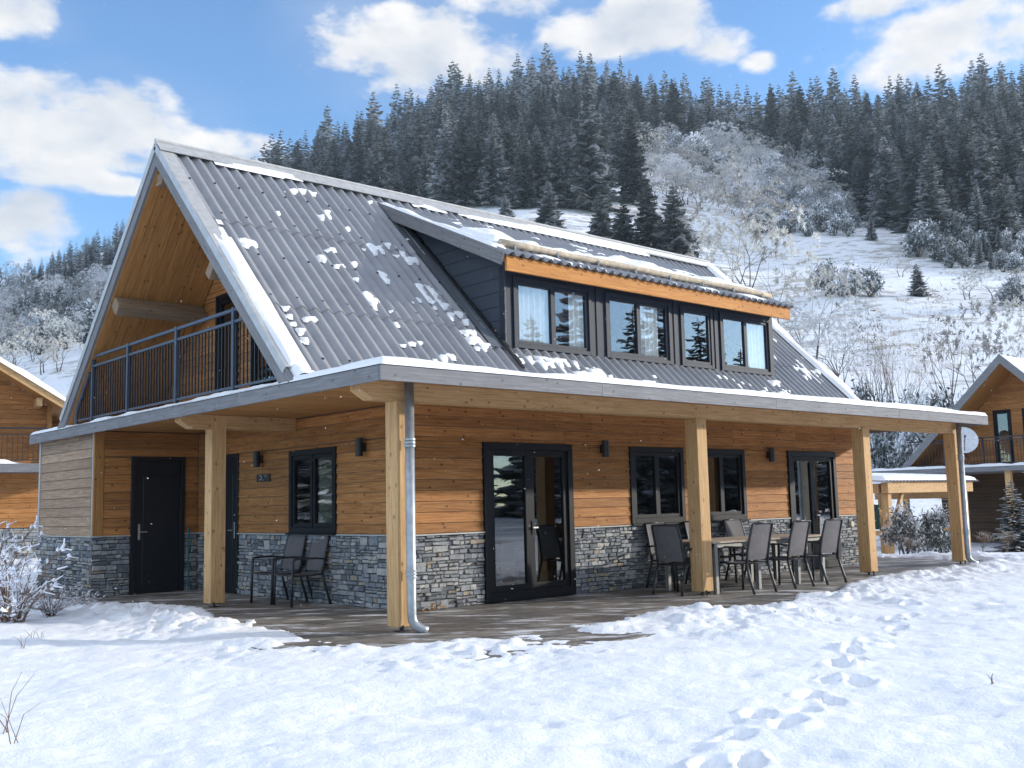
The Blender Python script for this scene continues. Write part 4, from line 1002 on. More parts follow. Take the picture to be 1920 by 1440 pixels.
P, f = snow_patch(V(hx-.27, gy-HALF-1.2, hz+.01), UX, UY, UZ, .5, 2*HALF+2.4, .10, edge_mask(.5, 2*HALF+2.4, 5, .08), .08); npmesh('balcony_snow', P, f, M['snow'], nb, smooth=True)
mb = MB(); yb0 = gy-HALF+.35; yb1 = gy+HALF-.35
mb.bar((hx+.1, yb0, hz+1.08), (hx+.1, yb1, hz+1.08), .05, .05); mb.bar((hx+.1, yb0, hz+.98), (hx+.1, yb1, hz+.98), .03, .03); mb.bar((hx+.1, yb0, hz+.12), (hx+.1, yb1, hz+.12), .03, .03); rl = mb.build('balcony_railing', M['frame'], nb)
y = yb1; k = 0
mb = MB()
while y > yb0:
    zt = min(hz+.98, zr2(y)-.4)
    if zt > hz+.2:
        if k % 12 == 0: mp_ = MB(); mp_.box((hx+.07, y-.03, hz), (hx+.13, y+.03, zt+.12)); mp_.build('railing_post', M['frame'], rl)
        else: mb.box((hx+.092, y-.009, hz+.12), (hx+.108, y+.009, zt))
    y -= .125; k += 1
mb.build('baluster_panel', M['frame'], rl)
mb = MB(); fillwall(mb, V(hx+4.6, gy+HALF+.6, 0), -UY, -UX, lambda v: (0, 2*HALF+1.0), -1.6, hz-.18); mb.build('lower_cladding', M['porchshade'], nb)
mb = MB(); mb.box((hx+4.62, gy-HALF, -1.6), (hx+LEN, gy+HALF, hz-.19)); mb.build('lower_wall', M['plaster'], nb)
for yy in (gy-HALF+.2, gy, gy+HALF-.2): mb = MB(); mb.box((hx-.1, yy-.1, -1.5), (hx+.1, yy+.1, hz-.18), grain=2); mb.build('post', M['post'], nb)
c0 = onplane(1806, 827, 0, hx-.30)
ds_ = empty('satellite_dish', (0,0,0), label='round pale satellite dish fixed to the right neighbour balcony', category='dish')
mb = MB(); rings = []
nn_ = V(-.80, -.52, .28); nn_ /= np.linalg.norm(nn_); ta = np.cross(nn_, UZ); ta /= np.linalg.norm(ta); tb_ = np.cross(nn_, ta)
for th in (0, .012):
    pr = None
    for rr_ in np.linspace(.02, .52, 7):
        ring = [c0+ta*rr_*math.cos(2*math.pi*k/24)+tb_*rr_*math.sin(2*math.pi*k/24)+nn_*(.45*rr_*rr_-th) for k in range(24)]
        if pr:
            for k in range(24): mb.face([pr[k], pr[(k+1) % 24], ring[(k+1) % 24], ring[k]])
        pr = ring
mb.build('reflector', M['dish'], ds_, smooth=True)
mb = MB(); mb.tube([c0+tb_*.45, c0+nn_*.5], .015, 6); mb.tube([c0+nn_*.46, c0+nn_*.58], .04, 8); mb.tube([c0-nn_*.02, c0-nn_*.3-UZ*.3, V(hx+.1, c0[1], hz+.3)], .025, 6); mb.build('feed_arm', M['frame'], ds_)
# ------------------------------------------------------------------ open shelter, right
pg = empty('timber_shelter', (0,0,0), label='small open timber shelter with snowy corrugated roof right of the porch', category='shelter')
xl, yl_, xr2 = 18.98, 4.67, 23.65; z0 = -.5
zb_ = onplane(1700, 924, 1, yl_)[2]; zt_ = onplane(1700, 904, 1, yl_)[2]; yd_ = 2.6
for (x, y, w_) in ((xl, yl_, .19), (xr2-.25, yl_, .16), (21.5, yl_+1.5, .16), (xl, yl_+yd_, .19), (xr2-.25, yl_+yd_, .16)):
    mb = MB(); mb.box((x, y, z0), (x+w_, y+w_, zb_), grain=2, r=.2); mb.build('post', M['post'], pg, bevel=.01)
mb = MB(); mb.box((xl-.08, yl_-.06, zb_+.001), (xr2+.16, yl_+.14, zt_), r=.4); mb.build('beam', M['post'], pg, bevel=.01)
mb = MB(); mb.box((xl-.12, yl_+.2, zb_+.002), (xl+.1, yl_+yd_+.4, zt_-.03), grain=1, r=.4); mb.build('beam', M['post'], pg, bevel=.01)
mb = MB(); mb.box((xr2+.0, yl_+.2, zb_-.18), (xr2+.18, yl_+yd_+.4, zt_-.04), grain=1, r=.4); mb.build('beam', M['post'], pg, bevel=.01)
for a, b in (((xl+.19, yl_+.1, z0+.7), (xl+.95, yl_+.1, zb_+.05)), ((xr2-.26, yl_+.1, zb_-.6), (xr2-1.0, yl_+.1, zb_+.03)), ((xl+.1, yl_+.19, zb_-.6), (xl+.1, yl_+.9, zb_+.03))):
    mb = MB(); mb.bar(a, b, .09, .09, (0, 1, .01)); mb.build('brace', M['post'], pg)
mb = MB(); mb.bar((xl, yl_+.2, z0+.85), (xl, yl_+yd_, z0+.85), .05, .13); mb.build('rail', M['post'], pg); mb = MB(); mb.bar((21.6, yl_+1.6, z0+.70), (xr2-.1, yl_+.1, z0+.85), .04, .06); mb.build('rail', M['post'], pg)
P, f = corr(xl-.3, xr2+.4, yl_-.16, yl_+yd_+.6, lambda y: zt_+.04+.06*(y-yl_), (0, 0, 1), pitch=.18, amp=.025); npmesh('roof_sheet', P, f, M['roof'], pg, smooth=True)
P, f = snow_patch(V(xl-.32, yl_-.12, zt_+.05), UX, V(0, 1, .06), UZ, xr2-xl+.7, yd_+.7, .14, edge_mask(xr2-xl+.7, yd_+.7, 12, .12, .3, .8, .75), .07); npmesh('snow_layer', P, f, M['snow'], pg, smooth=True)
mb = MB(); mb.box((xl+.05, yl_+.3, z0+.95), (xl+.08, yl_+yd_, z0+1.6)); mb.build('screen', M['shade'], pg)
# ------------------------------------------------------------------ neighbour chalet, left
lh = empty('neighbour_chalet', (0,0,0), label='neighbouring orange timber chalet with white snowy roof edge at the left border', category='house')
DL = 31.
TH = math.radians(29); PX_, PY_ = to_xy(-15.36, DL)
U3 = V(RH[0], RH[1], 0)*math.cos(TH)+V(FH[0], FH[1], 0)*math.sin(TH); N3 = V(RH[0], RH[1], 0)*math.sin(TH)-V(FH[0], FH[1], 0)*math.cos(TH)
def L3(s_, z, d=DL): return V(PX_, PY_, z)+U3*(s_+15.36)-N3*(d-DL)
ap, az_, sp = -20., 8.96, .625
def zl(s_): return az_-sp*abs(s_-ap)
for sg, e in ((1, -12.3), (-1, -27.7)):
    mb = MB(); mb.prism([L3(s_, zl(s_)-d) for s_, d in ((ap, .16), (e, .16), (e, .42), (ap, .42))], -N3*9); mb.build('roof', M['clad2'], lh)
    mb = MB(); mb.prism([L3(s_, zl(s_)-d, DL-.06) for s_, d in ((ap, .17), (e, .17), (e, .42), (ap, .42))], -N3*.055); mb.build('bargeboard', M['post'], lh)
    P, f = snow_patch(L3(ap, zl(ap)-.17, DL-.12), (U3*sg-UZ*sp)/math.hypot(1, sp), -N3, (U3*sg*sp+UZ)/math.hypot(1, sp), 7.75*math.hypot(1, sp), 9, .20, lambda U, W: np.clip(W/.09, .0, 1)**.5*(.8+.25*fbm(U*.8, W, 3, 8)), .12); npmesh('roof_snow', P, f, M['snow'], lh, smooth=True)
def L_lim(v):
    h = (az_-.42-v)/sp; return (max(0, 7-h), min(13.05, 7+h))
oL = L3(-27., 0, DL+1.2)
mb = MB(); boards(mb, oL, U3, UZ, N3, 13, 2.7, 8.3, .15, lim=L_lim, rr=rr); mb.build('gable_cladding', M['clad'], lh)
mb = MB(); z = 2.7
while z < 8.1: a_, b_ = L_lim(z+.2); mb.obox(oL+U3*a_+UZ*z-N3*.1, U3, UZ, N3, (b_-a_, .2, .09)); z += .2
mb.build('gable_wall', M['plaster'], lh)
mb = MB(); boards(mb, L3(-13.95, 0, DL+3.), U3, UZ, N3, 2.4, 2.7, 5.2, .15, lim=lambda v: (0, max(0, min(2.0, (5.2-v)/.61))), rr=rr); mb.build('side_cladding', M['clad'], lh)
mb = MB(); mb.obox(L3(-14.05, 2.7, DL+1.15), U3, UZ, N3, (.14, 2.3, .1)); mb.build('corner_post', M['clad2'], lh)
mb = MB(); mb.bar(L3(-14.35, 4.80, DL+.1), L3(-14.35, 4.80, DL+1.2), .16, .24); mb.build('purlin', M['post'], lh)
mb = MB(); mb.obox(L3(-27, 2.62, DL+1.2), U3, UZ, N3, (14.4, .25, 1.9)); mb.build('balcony_floor', M['fascia'], lh)
P, f = snow_patch(L3(-27, 2.875, DL-.72), U3, -N3, UZ, 14.4, .8, .12, lambda U, W: np.clip(np.minimum(W, 14.4-U)/.08, 0, 1)**.5*np.clip(.5+.8*fbm(U*.8, W, 3, 33), 0, 1), .08); npmesh('balcony_snow', P, f, M['snow'], lh, smooth=True)
mb = MB(); mb.bar(L3(-27, 3.93, DL-.5), L3(-12.9, 3.93, DL-.5), .05, .05); mb.bar(L3(-27, 3.74, DL-.5), L3(-12.9, 3.74, DL-.5), .04, .03); mb.bar(L3(-27, 2.98, DL-.5), L3(-12.9, 2.98, DL-.5), .04, .03); rl = mb.build('balcony_railing', M['frame'], lh)
mb = MB()
for s_ in np.arange(-20, -12.9, .14): mb.bar(L3(s_, 2.98, DL-.5), L3(s_, 3.74, DL-.5), .018, .018, tuple(N3))
mb.build('baluster_panel', M['frame'], rl)
mb = MB(); boards(mb, L3(-27, 0, DL+.4), U3, UZ, N3, 14.2, .97, 2.62, .15, rr=rr); mb.build('lower_cladding', M['clad'], lh)
mb = MB(); stones(mb, L3(-18, 0, DL+.4), U3, UZ, N3, 5.2, -.3, .95, rr=rr, size=1.5); mb.build('stone_base', M['stone'], lh)
mb = MB(); mb.obox(L3(-27, -.4, DL+1.4), U3, UZ, N3, (14.2, 3.0, .95)); mb.build('lower_wall', M['mortar'], lh)
# ------------------------------------------------------------------ vegetation
def rnd_unit(rg): v = rg.normal(size=3); return v/np.linalg.norm(v)
class Tri:
    def __init__(s): s.v = []; s.f = []; s.m = []
    def quad(s, a, b, c, d, m): i = len(s.v); s.v += [a, b, c, d]; s.f.append((i, i+1, i+2, i+3)); s.m.append(m)
    def tube(s, a, b, ra, rb, m, n=4):
        t = b-a; t = t/(np.linalg.norm(t)+1e-9); x = np.cross(t, (0.3, .9, .1)); x /= np.linalg.norm(x); y = np.cross(t, x); i = len(s.v)
        for p, r in ((a, ra), (b, rb)):
            for k in range(n): an = 2*math.pi*k/n; s.v.append(p+r*(math.cos(an)*x+math.sin(an)*y))
        for k in range(n): s.f.append((i+k, i+(k+1) % n, i+n+(k+1) % n, i+n+k)); s.m.append(m)
    def arr(s): return np.array(s.v, np.float32), np.array(s.f, np.int32), np.array(s.m, np.int32)
def spruce_mesh(seed, levels=26, br=10, frost=.5, width=.17, low=.05, fine=True):
    """unit-height spruce: drooping whorls of ragged needle sprays, snow lying on them. m: 0 needles, 1 dusted, 2 snow"""
    rg = np.random.default_rng(seed); T = Tri()
    for i in range(levels):
        q = (i+.5)/levels; z = low+(.985-low)*q**.92
        Rr = width*((1-z)**.8)*rg.uniform(.82, 1.12)+.012; n = max(4, int(br*(1-.45*q)))
        a0 = rg.uniform(0, 6.28)
        for k in range(n):
            an = a0+2*math.pi*k/n+rg.normal()*.22; L = Rr*rg.uniform(.68, 1.22); o = V(math.cos(an), math.sin(an), 0); sd = V(-math.sin(an), math.cos(an), 0)
            dr = rg.uniform(.25, .62)*(1-.55*q); zz = z+rg.normal()*.006
            pts = [V(0, 0, zz)+o*L*t+UZ*(-dr*L*t+.22*L*t*t) for t in (.08, .45, .8, 1.04)]
            W = L*rg.uniform(.17, .30)+.006
            ws = [W*.35, W, W*.8, W*.08]; m = 1 if rg.random() < frost*.45 else 0
            dz = W*.55
            for a in range(3):
                for sg in (-1, 1):
                    T.quad(pts[a], pts[a+1], pts[a+1]+sd*sg*ws[a+1]-UZ*dz*ws[a+1]/W, pts[a]+sd*sg*ws[a]-UZ*dz*ws[a]/W, m if rg.random() < .8 else 1-m)
            if fine:
                for t in (.35, .55, .75, .92):
                    for sg in (-1, 1):
                        p = V(0, 0, zz)+o*L*t+UZ*(-dr*L*t+.22*L*t*t); l = L*rg.uniform(.20, .38)*(1.15-t*.5); e = p+(o*.75+sd*sg*.85)*l*.8-UZ*l*rg.uniform(.25, .8); w_ = l*.20
                        T.quad(p-o*w_, p+o*w_, e+o*w_*.4, e-o*w_*.4, 1 if rg.random() < frost*.5 else 0)
            if rg.random() < frost+.12:
                up = UZ*(.10*W+.003); a1 = rg.uniform(.3, .55); j = 1
                P0, P1, P2 = pts[1]*.6+pts[0]*.4+up, pts[2]+up*.8, pts[3]*.8+pts[2]*.2+up*.4; w0, w1_, w2_ = W*.22, W*a1, W*.15
                for sg in (-1, 1):
                    T.quad(P0, P1, P1+sd*sg*w1_-UZ*dz*a1*.8, P0+sd*sg*w0-UZ*dz*.2, 2); T.quad(P1, P2, P2+sd*sg*w2_-UZ*dz*.15, P1+sd*sg*w1_-UZ*dz*a1*.8, 2)
    T.quad(V(-.004, 0, .95), V(.004, 0, .95), V(.001, 0, 1.0), V(-.001, 0, 1.0), 0); T.quad(V(0, -.004, .95), V(0, .004, .95), V(0, .001, 1.0), V(0, -.001, 1.0), 0)
    return T.arr()
def bush_mesh(seed, n=1500, frost=.6, flat=.8, lobes=9):
    """rounded shrub: many small sprays gathered in lobes. m: 0 dark, 1 dusted, 2 snow"""
    rg = np.random.default_rng(seed); T = Tri(); C = []
    for k in range(lobes):
        a = rg.uniform(0, 6.28); r = rg.uniform(0, .34); h = rg.uniform(.2, .72)*(1.05-r*.9); C.append((V(r*math.cos(a), r*math.sin(a), h), rg.uniform(.16, .28)))
    C.append((V(0, 0, .72), .22))
    for k in range(n):
        c, r = C[rg.integers(len(C))]; u = rnd_unit(rg); p = c+u*r*(rg.uniform(.25, 1.12)); p[2] = max(p[2], .01)
        d = u*.8+rnd_unit(rg)*.7-UZ*.15; d /= np.linalg.norm(d); b = np.cross(d, rnd_unit(rg)); b /= np.linalg.norm(b)+1e-9; l = rg.uniform(.022, .06); w_ = l*rg.uniform(.22, .42)
        top = u[2]+rg.normal()*.35
        m = 2 if top > .95-frost*.9 and rg.random() < .72 else (1 if rg.random() < frost*.7 else 0)
        if m == 2: b = V(-d[1], d[0], rg.normal()*.2); b /= np.linalg.norm(b)+1e-9; w_ *= 1.4
        T.quad(p-d*l-b*w_*.4, p-d*l*.1-b*w_, p+d*l, p-d*l*.1+b*w_, m)
    for k in range(14):
        a = rg.uniform(0, 6.28); T.tube(V(0, 0, -.06), V(.25*math.cos(a), .25*math.sin(a), rg.uniform(.3, .6)), .010, .003, 3, 3)
    return T.arr()
def bare_mesh(seed, depth=5, spread=.55, twig=2, leaf=0, up=.35, r0=.014, stems=1, start=.22, leafm=1):
    """bare or frosted broadleaf tree. m: 0 bark, 1 twigs, 2 frost"""
    rg = np.random.default_rng(seed); T = Tri()
    def grow(p, d, l, r, k):
        nseg = 2; q = p
        for s_ in range(nseg):
            e = q+d*l/nseg; d2 = d+rnd_unit(rg)*.13+UZ*.04; d = d2/np.linalg.norm(d2); re = r*(.86 if s_ == 0 else .72)
            if k > 0: T.tube(q, e, r, re, 0 if k > twig else 1, 4 if k > 2 else 3)
            q, r = e, re
            if k <= 2 and rg.random() < .8:
                dd = d+rnd_unit(rg)*.9; dd /= np.linalg.norm(dd); ee = e+dd*l*.45; b = np.cross(dd, rnd_unit(rg)); b /= np.linalg.norm(b); T.quad(e-b*r*.8, e+b*r*.8, ee+b*r*.3, ee-b*r*.3, 1)
        if k == 0:
            for j in range(leaf):
                dd = d+rnd_unit(rg)*1.1; dd /= np.linalg.norm(dd); ll = l*rg.uniform(.25, .62); ee = q+dd*ll-UZ*ll*.25; b = np.cross(dd, rnd_unit(rg)); b /= np.linalg.norm(b)+1e-9; w_ = ll*.15+.0010
                T.quad(q-b*w_*.6, q+b*w_*.6, ee+b*w_*.3, ee-b*w_*.3, 2 if rg.random() < .8 else 1)
            return
        n = rg.integers(2, 4) if k < depth else rg.integers(3, 5)
        for j in range(n):
            v = rnd_unit(rg); v = v-d*np.dot(v, d); v /= np.linalg.norm(v)+1e-9; dd = d*(1-spread*.45)+v*spread*rg.uniform(.6, 1.2)+UZ*up*.25; dd /= np.linalg.norm(dd)
            grow(q, dd, l*rg.uniform(.66, .86), r*rg.uniform(.55, .78), k-1)
    for s_ in range(stems):
        d = V(rg.normal()*.18*(stems > 1), rg.normal()*.18*(stems > 1), 1); d /= np.linalg.norm(d); grow(V(rg.normal()*.01*stems, rg.normal()*.01*stems, -.03), d, start*rg.uniform(.85, 1.15), r0, depth)
    v, f, m = T.arr(); h = v[:, 2].max(); v[:, :] /= h; return v, f, m
MS = ['needle', 'needle2', 'branchsnow', 'bark']
def mesh_of(name, arr, mats): 
    o = npmesh(name, arr[0], arr[1], [M[m] for m in mats], mi=arr[2]); me = o.data; bpy.data.objects.remove(o); return me
def trunk_mesh(h=.96, r=.011, top=.002):
    T = Tri(); 
    for k in range(5): T.tube(V(0, 0, -.06+(h+.06)*k/5), V(0, 0, -.06+(h+.06)*(k+1)/5), r+(top-r)*k/5, r+(top-r)*(k+1)/5, 0, 6)
    return T.arr()
SPR = [mesh_of('spruce_crown', spruce_mesh(100+k, 27, 11, fr, wd, lo), MS) for k, (fr, wd, lo) in enumerate([(.5,.165,.06), (.65,.18,.05), (.42,.15,.10), (.8,.185,.04), (.95,.20,.03), (.6,.135,.12)])]
TRK = mesh_of('trunk', trunk_mesh(), ['bark'])
BSH = [mesh_of('shrub', bush_mesh(200+k, n_, fr, .8, lb), MS) for k, (n_, fr, lb) in enumerate([(2200,.55,9), (2600,.75,12), (2000,.4,8), (2600,.85,11)])]
FRT = [mesh_of('frosted_crown', bare_mesh(300+k, 5, sp_, 2, lf, .3, .013, st_, sta), ['bark', 'frost', mt]) for k, (sp_, lf, st_, sta, mt) in enumerate([(.75,16,1,.26,'frost'), (.85,14,2,.24,'frostw'), (.7,14,3,.22,'frost'), (.62,22,1,.3,'frostw')])]
BAR = [mesh_of('bare_crown', bare_mesh(400+k, 5, sp_, 2, 1, .5, .016, st_, sta), ['bark', 'twig', 'frostw']) for k, (sp_, st_, sta) in enumerate([(.42,5,.30), (.5,2,.32), (.55,3,.26)])]
TG = Random_ = random.Random(99)
def plant(name, kind_meshes, x, y, z, h, label, cat, group=None, wf=1., trunk=False, rz=None):
    rz = TG.uniform(0, 6.28) if rz is None else rz
    if trunk:
        e = empty(name, (x, y, z), rz, label=label, category=cat); e.scale = (h*wf, h*wf, h)
        for nm, me in (('trunk', TRK), ('crown', kind_meshes)):
            o = bpy.data.objects.new(nm, me); COL.objects.link(o); o.parent = e
    else:
        e = bpy.data.objects.new(name, kind_meshes); COL.objects.link(e); e.location = (x, y, z); e.rotation_euler = (0, 0, rz); e.scale = (h*wf, h*wf, h); e['label'] = label; e['category'] = cat
    if group: e['group'] = group
    return e
def at_px(px, base, top, dmin=40.):
    g = onground(px, base, dmin)
    if g is None: return None
    return g[0], g[1], g[2], (base-top)*g[3]/FPX, g[3]
# -- single trees one can tell apart
KEY = [(1108,398,143,0,'tallest dark spruce rising above the middle of the chalet roof',1.45), (1187,385,196,2,'slim dark spruce right of the tallest spruce, edge of the frosted slope',1.35),
       (1048,392,225,1,'dark spruce left of the tallest spruce, behind the roof ridge',1.4), (985,392,262,3,'snow dusted broad spruce standing at the edge of the forest above the ridge',1.5), (925,388,205,1,'dark spruce at the forest edge above the small clearing',1.1), (862,372,225,0,'dark spruce above the start of the dormer roof',1.15),
       (948,418,362,4,'little snowy spruce alone on the clearing, left one just above the ridge',1.9), (1031,440,335,4,'small broad snowy spruce on the clearing just above the ridge',1.7),
       (1128,482,352,1,'bushy green spruce beside the roof ridge, left of the evergreen clump',1.8), (1172,500,372,4,'snowy spruce in the evergreen clump above the dormer',1.8), (1218,505,330,1,'tall green spruce in the evergreen clump above the dormer',1.6), (1268,505,338,3,'olive green spruce at the right end of the clump above the dormer',1.8),
       (1635,450,402,4,'small white frosted spruce at the top of the open meadow',1.3), (1482,330,262,4,'pale frosted spruce peak among the frosted trees in mid slope',1.3)]
occ = []
for px, b, t, k, lab, wf in KEY:
    q = at_px(px, b, t)
    if q: plant('spruce_tree', SPR[k], q[0], q[1], q[2]-.02*q[3], q[3]*1.02, lab, 'tree', 'spruces standing apart', wf, True); occ.append((px, b, q[3]*FPX/q[4]))
# -- forest: bases above the forest edge line
FEX = [-60, 0, 120, 250, 450, 700, 900, 1085, 1150, 1200, 1300, 1400, 1480, 1540, 1590, 1640, 1700, 1760, 1990]; FEY = [610, 585, 545, 505, 430, 420, 385, 388, 380, 262, 262, 275, 300, 345, 400, 428, 455, 478, 470]
GX = np.arange(-60, 2000, 12.); GY = np.arange(80, 640, 6.); TS = np.concatenate([np.arange(60, 240, 2.), np.arange(240, 900, 4.)]); DG = np.zeros((len(GX), len(GY)))
for i, px in enumerate(GX):
    q = np.array([ray(px, py) for py in GY]); q = q/(q[:, :1]*FH[0]+q[:, 1:2]*FH[1])
    P = CAM+q[:, None]*TS[None, :, None]; bl = P[..., 2] < ground(P[..., 0], P[..., 1]); DG[i] = np.where(bl.any(1), TS[np.argmax(bl, 1)], 0)
cand = []; hf = {}
for tries in range(45000):
    px = TG.uniform(-40, 1965); lim = np.interp(px, FEX, FEY)
    if 300 < px < 440: continue
    py = TG.uniform(90, lim); d_ = DG[int((px+60)/12), int((py-80)/6)]
    if d_ <= 0: continue
    hp = (27 if px > 300 else 15)*FPX/d_; bad = False; cx_, cy_ = int(px)//40, int(py)//30
    for i in range(cx_-1, cx_+2):
        for j in range(cy_-1, cy_+2):
            if any(abs(ox-px) < .17*hp and abs(oy-py) < .13*hp for ox, oy in hf.get((i, j), ())): bad = True
    if bad: continue
    hf.setdefault((cx_, cy_), []).append((px, py)); g = onground(px, py, 60)
    if g: cand.append((g[3], g[0], g[1], g[2], px, py))
cand.sort()
FOREST_N = 285
spec = []
for i, (d, x, y, z, px, py) in enumerate(cand):
    h = TG.choice([TG.uniform(15, 24), TG.uniform(21, 31), TG.uniform(24, 35)])*(1 if d > 250 else .8) *(.5 if px < 300 else 1); k = TG.choice([0, 0, 1, 1, 1, 2, 2, 3, 3, 5]); wf = TG.uniform(1.1, 1.65)
    if TG.random() < .07: k = 4; h *= .7
    spec.append((x, y, z-.3, h, k, wf, px))
for x, y, z, h, k, wf, px in spec[:FOREST_N]:
    left = px < 300
    plant('spruce_tree', SPR[k], x, y, z, h, 'dark spruce lightly dusted with snow in the forest above the left neighbour' if left else 'dark spruce lightly dusted with snow, one of the dense hillside forest', 'tree', 'spruces of the left forest' if left else 'spruces of the hillside forest', wf, True)
LOW = [spruce_mesh(500+k, 17, 7, fr, wd, .05, False) for k, (fr, wd) in enumerate([(.55,.175), (.7,.19), (.45,.155), (.9,.19)])]
vs, fs, ms, n0 = [], [], [], 0
for x, y, z, h, k, wf, px in spec[FOREST_N:]:
    v, f, m = LOW[TG.choice([0, 0, 1, 2, 2, 3])]; a = TG.uniform(0, 6.28); c_, s_ = math.cos(a), math.sin(a)
    w_ = v.copy(); w_[:, 0] = (v[:, 0]*c_-v[:, 1]*s_)*h*wf+x; w_[:, 1] = (v[:, 0]*s_+v[:, 1]*c_)*h*wf+y; w_[:, 2] = v[:, 2]*h+z
    vs.append(w_); fs.append(f+n0); ms.append(m); n0 += len(v)
if vs: npmesh('distant_forest', np.concatenate(vs), np.concatenate(fs), [M[m] for m in MS], mi=np.concatenate(ms), kind='stuff', label='distant dark spruce forest covering the upper hillside to the skyline', category='forest')
print('forest', len(cand))
# -- frosted trees and shrubs
def scatter(n, poly, h_px, meshes, name, label, cat, group, wf=(.8, 1.2), sep=.5, sink=.02):
    pl = []; xs = [p[0] for p in poly]; ys = [p[1] for p in poly]; t = 0
    while len(pl) < n and t < 4000:
        t += 1; px, py = TG.uniform(min(xs), max(xs)), TG.uniform(min(ys), max(ys)); c = False; j = len(poly)-1
        for i in range(len(poly)):
            if (poly[i][1] > py) != (poly[j][1] > py) and px < (poly[j][0]-poly[i][0])*(py-poly[i][1])/(poly[j][1]-poly[i][1])+poly[i][0]: c = not c
            j = i
        if not c: continue
        hp = TG.uniform(*h_px)
        if any(abs(px-a) < sep*hp and abs(py-b) < sep*.5*hp for a, b in pl): continue
        q = at_px(px, py, py-hp)
        if not q: continue
        pl.append((px, py)); plant(name, TG.choice(meshes), q[0], q[1], q[2]-sink*q[3], q[3], label, cat, group, TG.uniform(*wf))
scatter(120, [(1195,275), (1330,285), (1440,300), (1540,350), (1600,410), (1560,438), (1420,420), (1330,400), (1215,385)], (36, 66), [FRT[0], FRT[2], FRT[0], FRT[1], BSH[3]], 'frosted_tree', 'round grey white frosted tree in the pale thicket between forest and meadow', 'tree', 'frosted trees of the mid slope', (1., 1.4), .24)
scatter(12, [(1395,438), (1600,425), (1600,445), (1440,446)], (44, 74), [BSH[1], BSH[0]], 'frosted_shrub', 'dark frosted bush along the upper rim of the meadow', 'shrub', 'frosted bushes at the meadow rim', (.8, 1.1), .45)
scatter(30, [(1690,470), (1760,455), (1960,465), (1960,520), (1800,515), (1720,490)], (45, 82), [BSH[1], BSH[0], SPR[4]], 'frosted_shrub', 'snow covered evergreen bush at the foot of the forest, right border', 'shrub', 'frosted bushes below the right forest', (.8, 1.2), .4)
for k, (px, b, h, me, wf, lab) in enumerate([(1552,555,80,BSH[0],1.0,'dark snowy bush at the left end of the meadow hedge'), (1595,557,76,BSH[1],1.15,'round snowy bush in the middle of the meadow hedge'), (1632,556,66,BSH[2],1.0,'dark snowy bush at the right end of the meadow hedge'), (1722,556,66,SPR[4],1.7,'squat snowy conifer standing alone right of the meadow hedge'),
                                              (1690,520,48,FRT[1],1.2,'small brownish frosted bush above the squat conifer'), (1815,562,70,FRT[1],1.2,'pale brown frosted bush on the meadow, right part'), (1862,570,80,FRT[0],1.2,'white frosted bush on the meadow near the right border'), (1905,575,70,BSH[3],1.1,'white rounded bush on the meadow touching the right border')]):
    q = at_px(px, b, b-h); plant('frosted_shrub', me, q[0], q[1], q[2]-.03*q[3], q[3], lab, 'shrub', 'bushes on the open meadow', wf)
# thicket right behind the chalet
scatter(9, [(1585,860), (1640,850), (1700,860), (1700,900), (1600,900)], (120, 165), [BSH[0], BSH[1]], 'snowy_shrub', 'large dark snow laden bush behind the right end of the chalet', 'shrub', 'snow laden bushes behind the chalet', (.55, .8), .25)
scatter(9, [(1705,860), (1830,850), (1830,900), (1720,900)], (130, 195), [BSH[0], BSH[1], BSH[3]], 'snowy_shrub', 'large dark snow laden bush beside the right neighbour roof', 'shrub', 'snow laden bushes beside the neighbour', (.55, .8), .25)
# broadleaf trees
for px, b, t, me, wf, lab in [(1412,640,296,FRT[3],.75,'tall frosted birch right of the dormer roof'), (1360,640,372,FRT[1],.7,'frosted leafy tree left of the tall birch'), (1462,650,385,FRT[3],.6,'frosted tree just right of the tall birch'), (1520,700,470,FRT[1],.75,'frosted thicket tree above the far end of the roof'),
                               (1572,760,560,FRT[2],.8,'low frosted tree beside the lower roof edge'), (1690,870,556,BAR[0],.62,'bare reddish tree with many upright stems on the meadow'), (1655,870,590,BAR[2],.5,'slender bare tree left of the many stemmed one'), (1792,850,512,BAR[1],.62,'dark bare tree with pale top left of the neighbour gable'), (1855,830,560,FRT[1],.6,'frosted brownish tree behind the neighbour gable'), (1910,800,545,FRT[3],.6,'frosted tree behind the neighbour at the right border')]:
    q = at_px(px, b, t); plant('broadleaf_tree', me, q[0], q[1], q[2], q[3], lab, 'tree', 'broadleaf trees on the slope', wf)
# left slope
scatter(60, [(-20,560), (110,570), (240,560), (240,640), (150,660), (-20,680)], (50, 95), [FRT[0], FRT[1], FRT[2], BSH[3]], 'frosted_tree', 'pale frosted tree on the slope above the left neighbour', 'tree', 'frosted trees of the left slope', (.8, 1.2), .26)
scatter(44, [(-10,575), (230,600), (230,650), (80,660)], (50, 92), [BSH[0], SPR[3], SPR[1], SPR[0]], 'snowy_shrub', 'dark snow laden evergreen among the frosted trees on the left', 'shrub', 'dark evergreens of the left slope', (.8, 1.4), .24)
scatter(8, [(-20,690), (110,660), (110,700), (-20,730)], (70, 105), [FRT[1], FRT[3], FRT[1]], 'frosted_tree', 'beige frosted bush just above the left neighbour roof', 'tree', 'beige bushes above the left roof', (.7, 1.), .4)
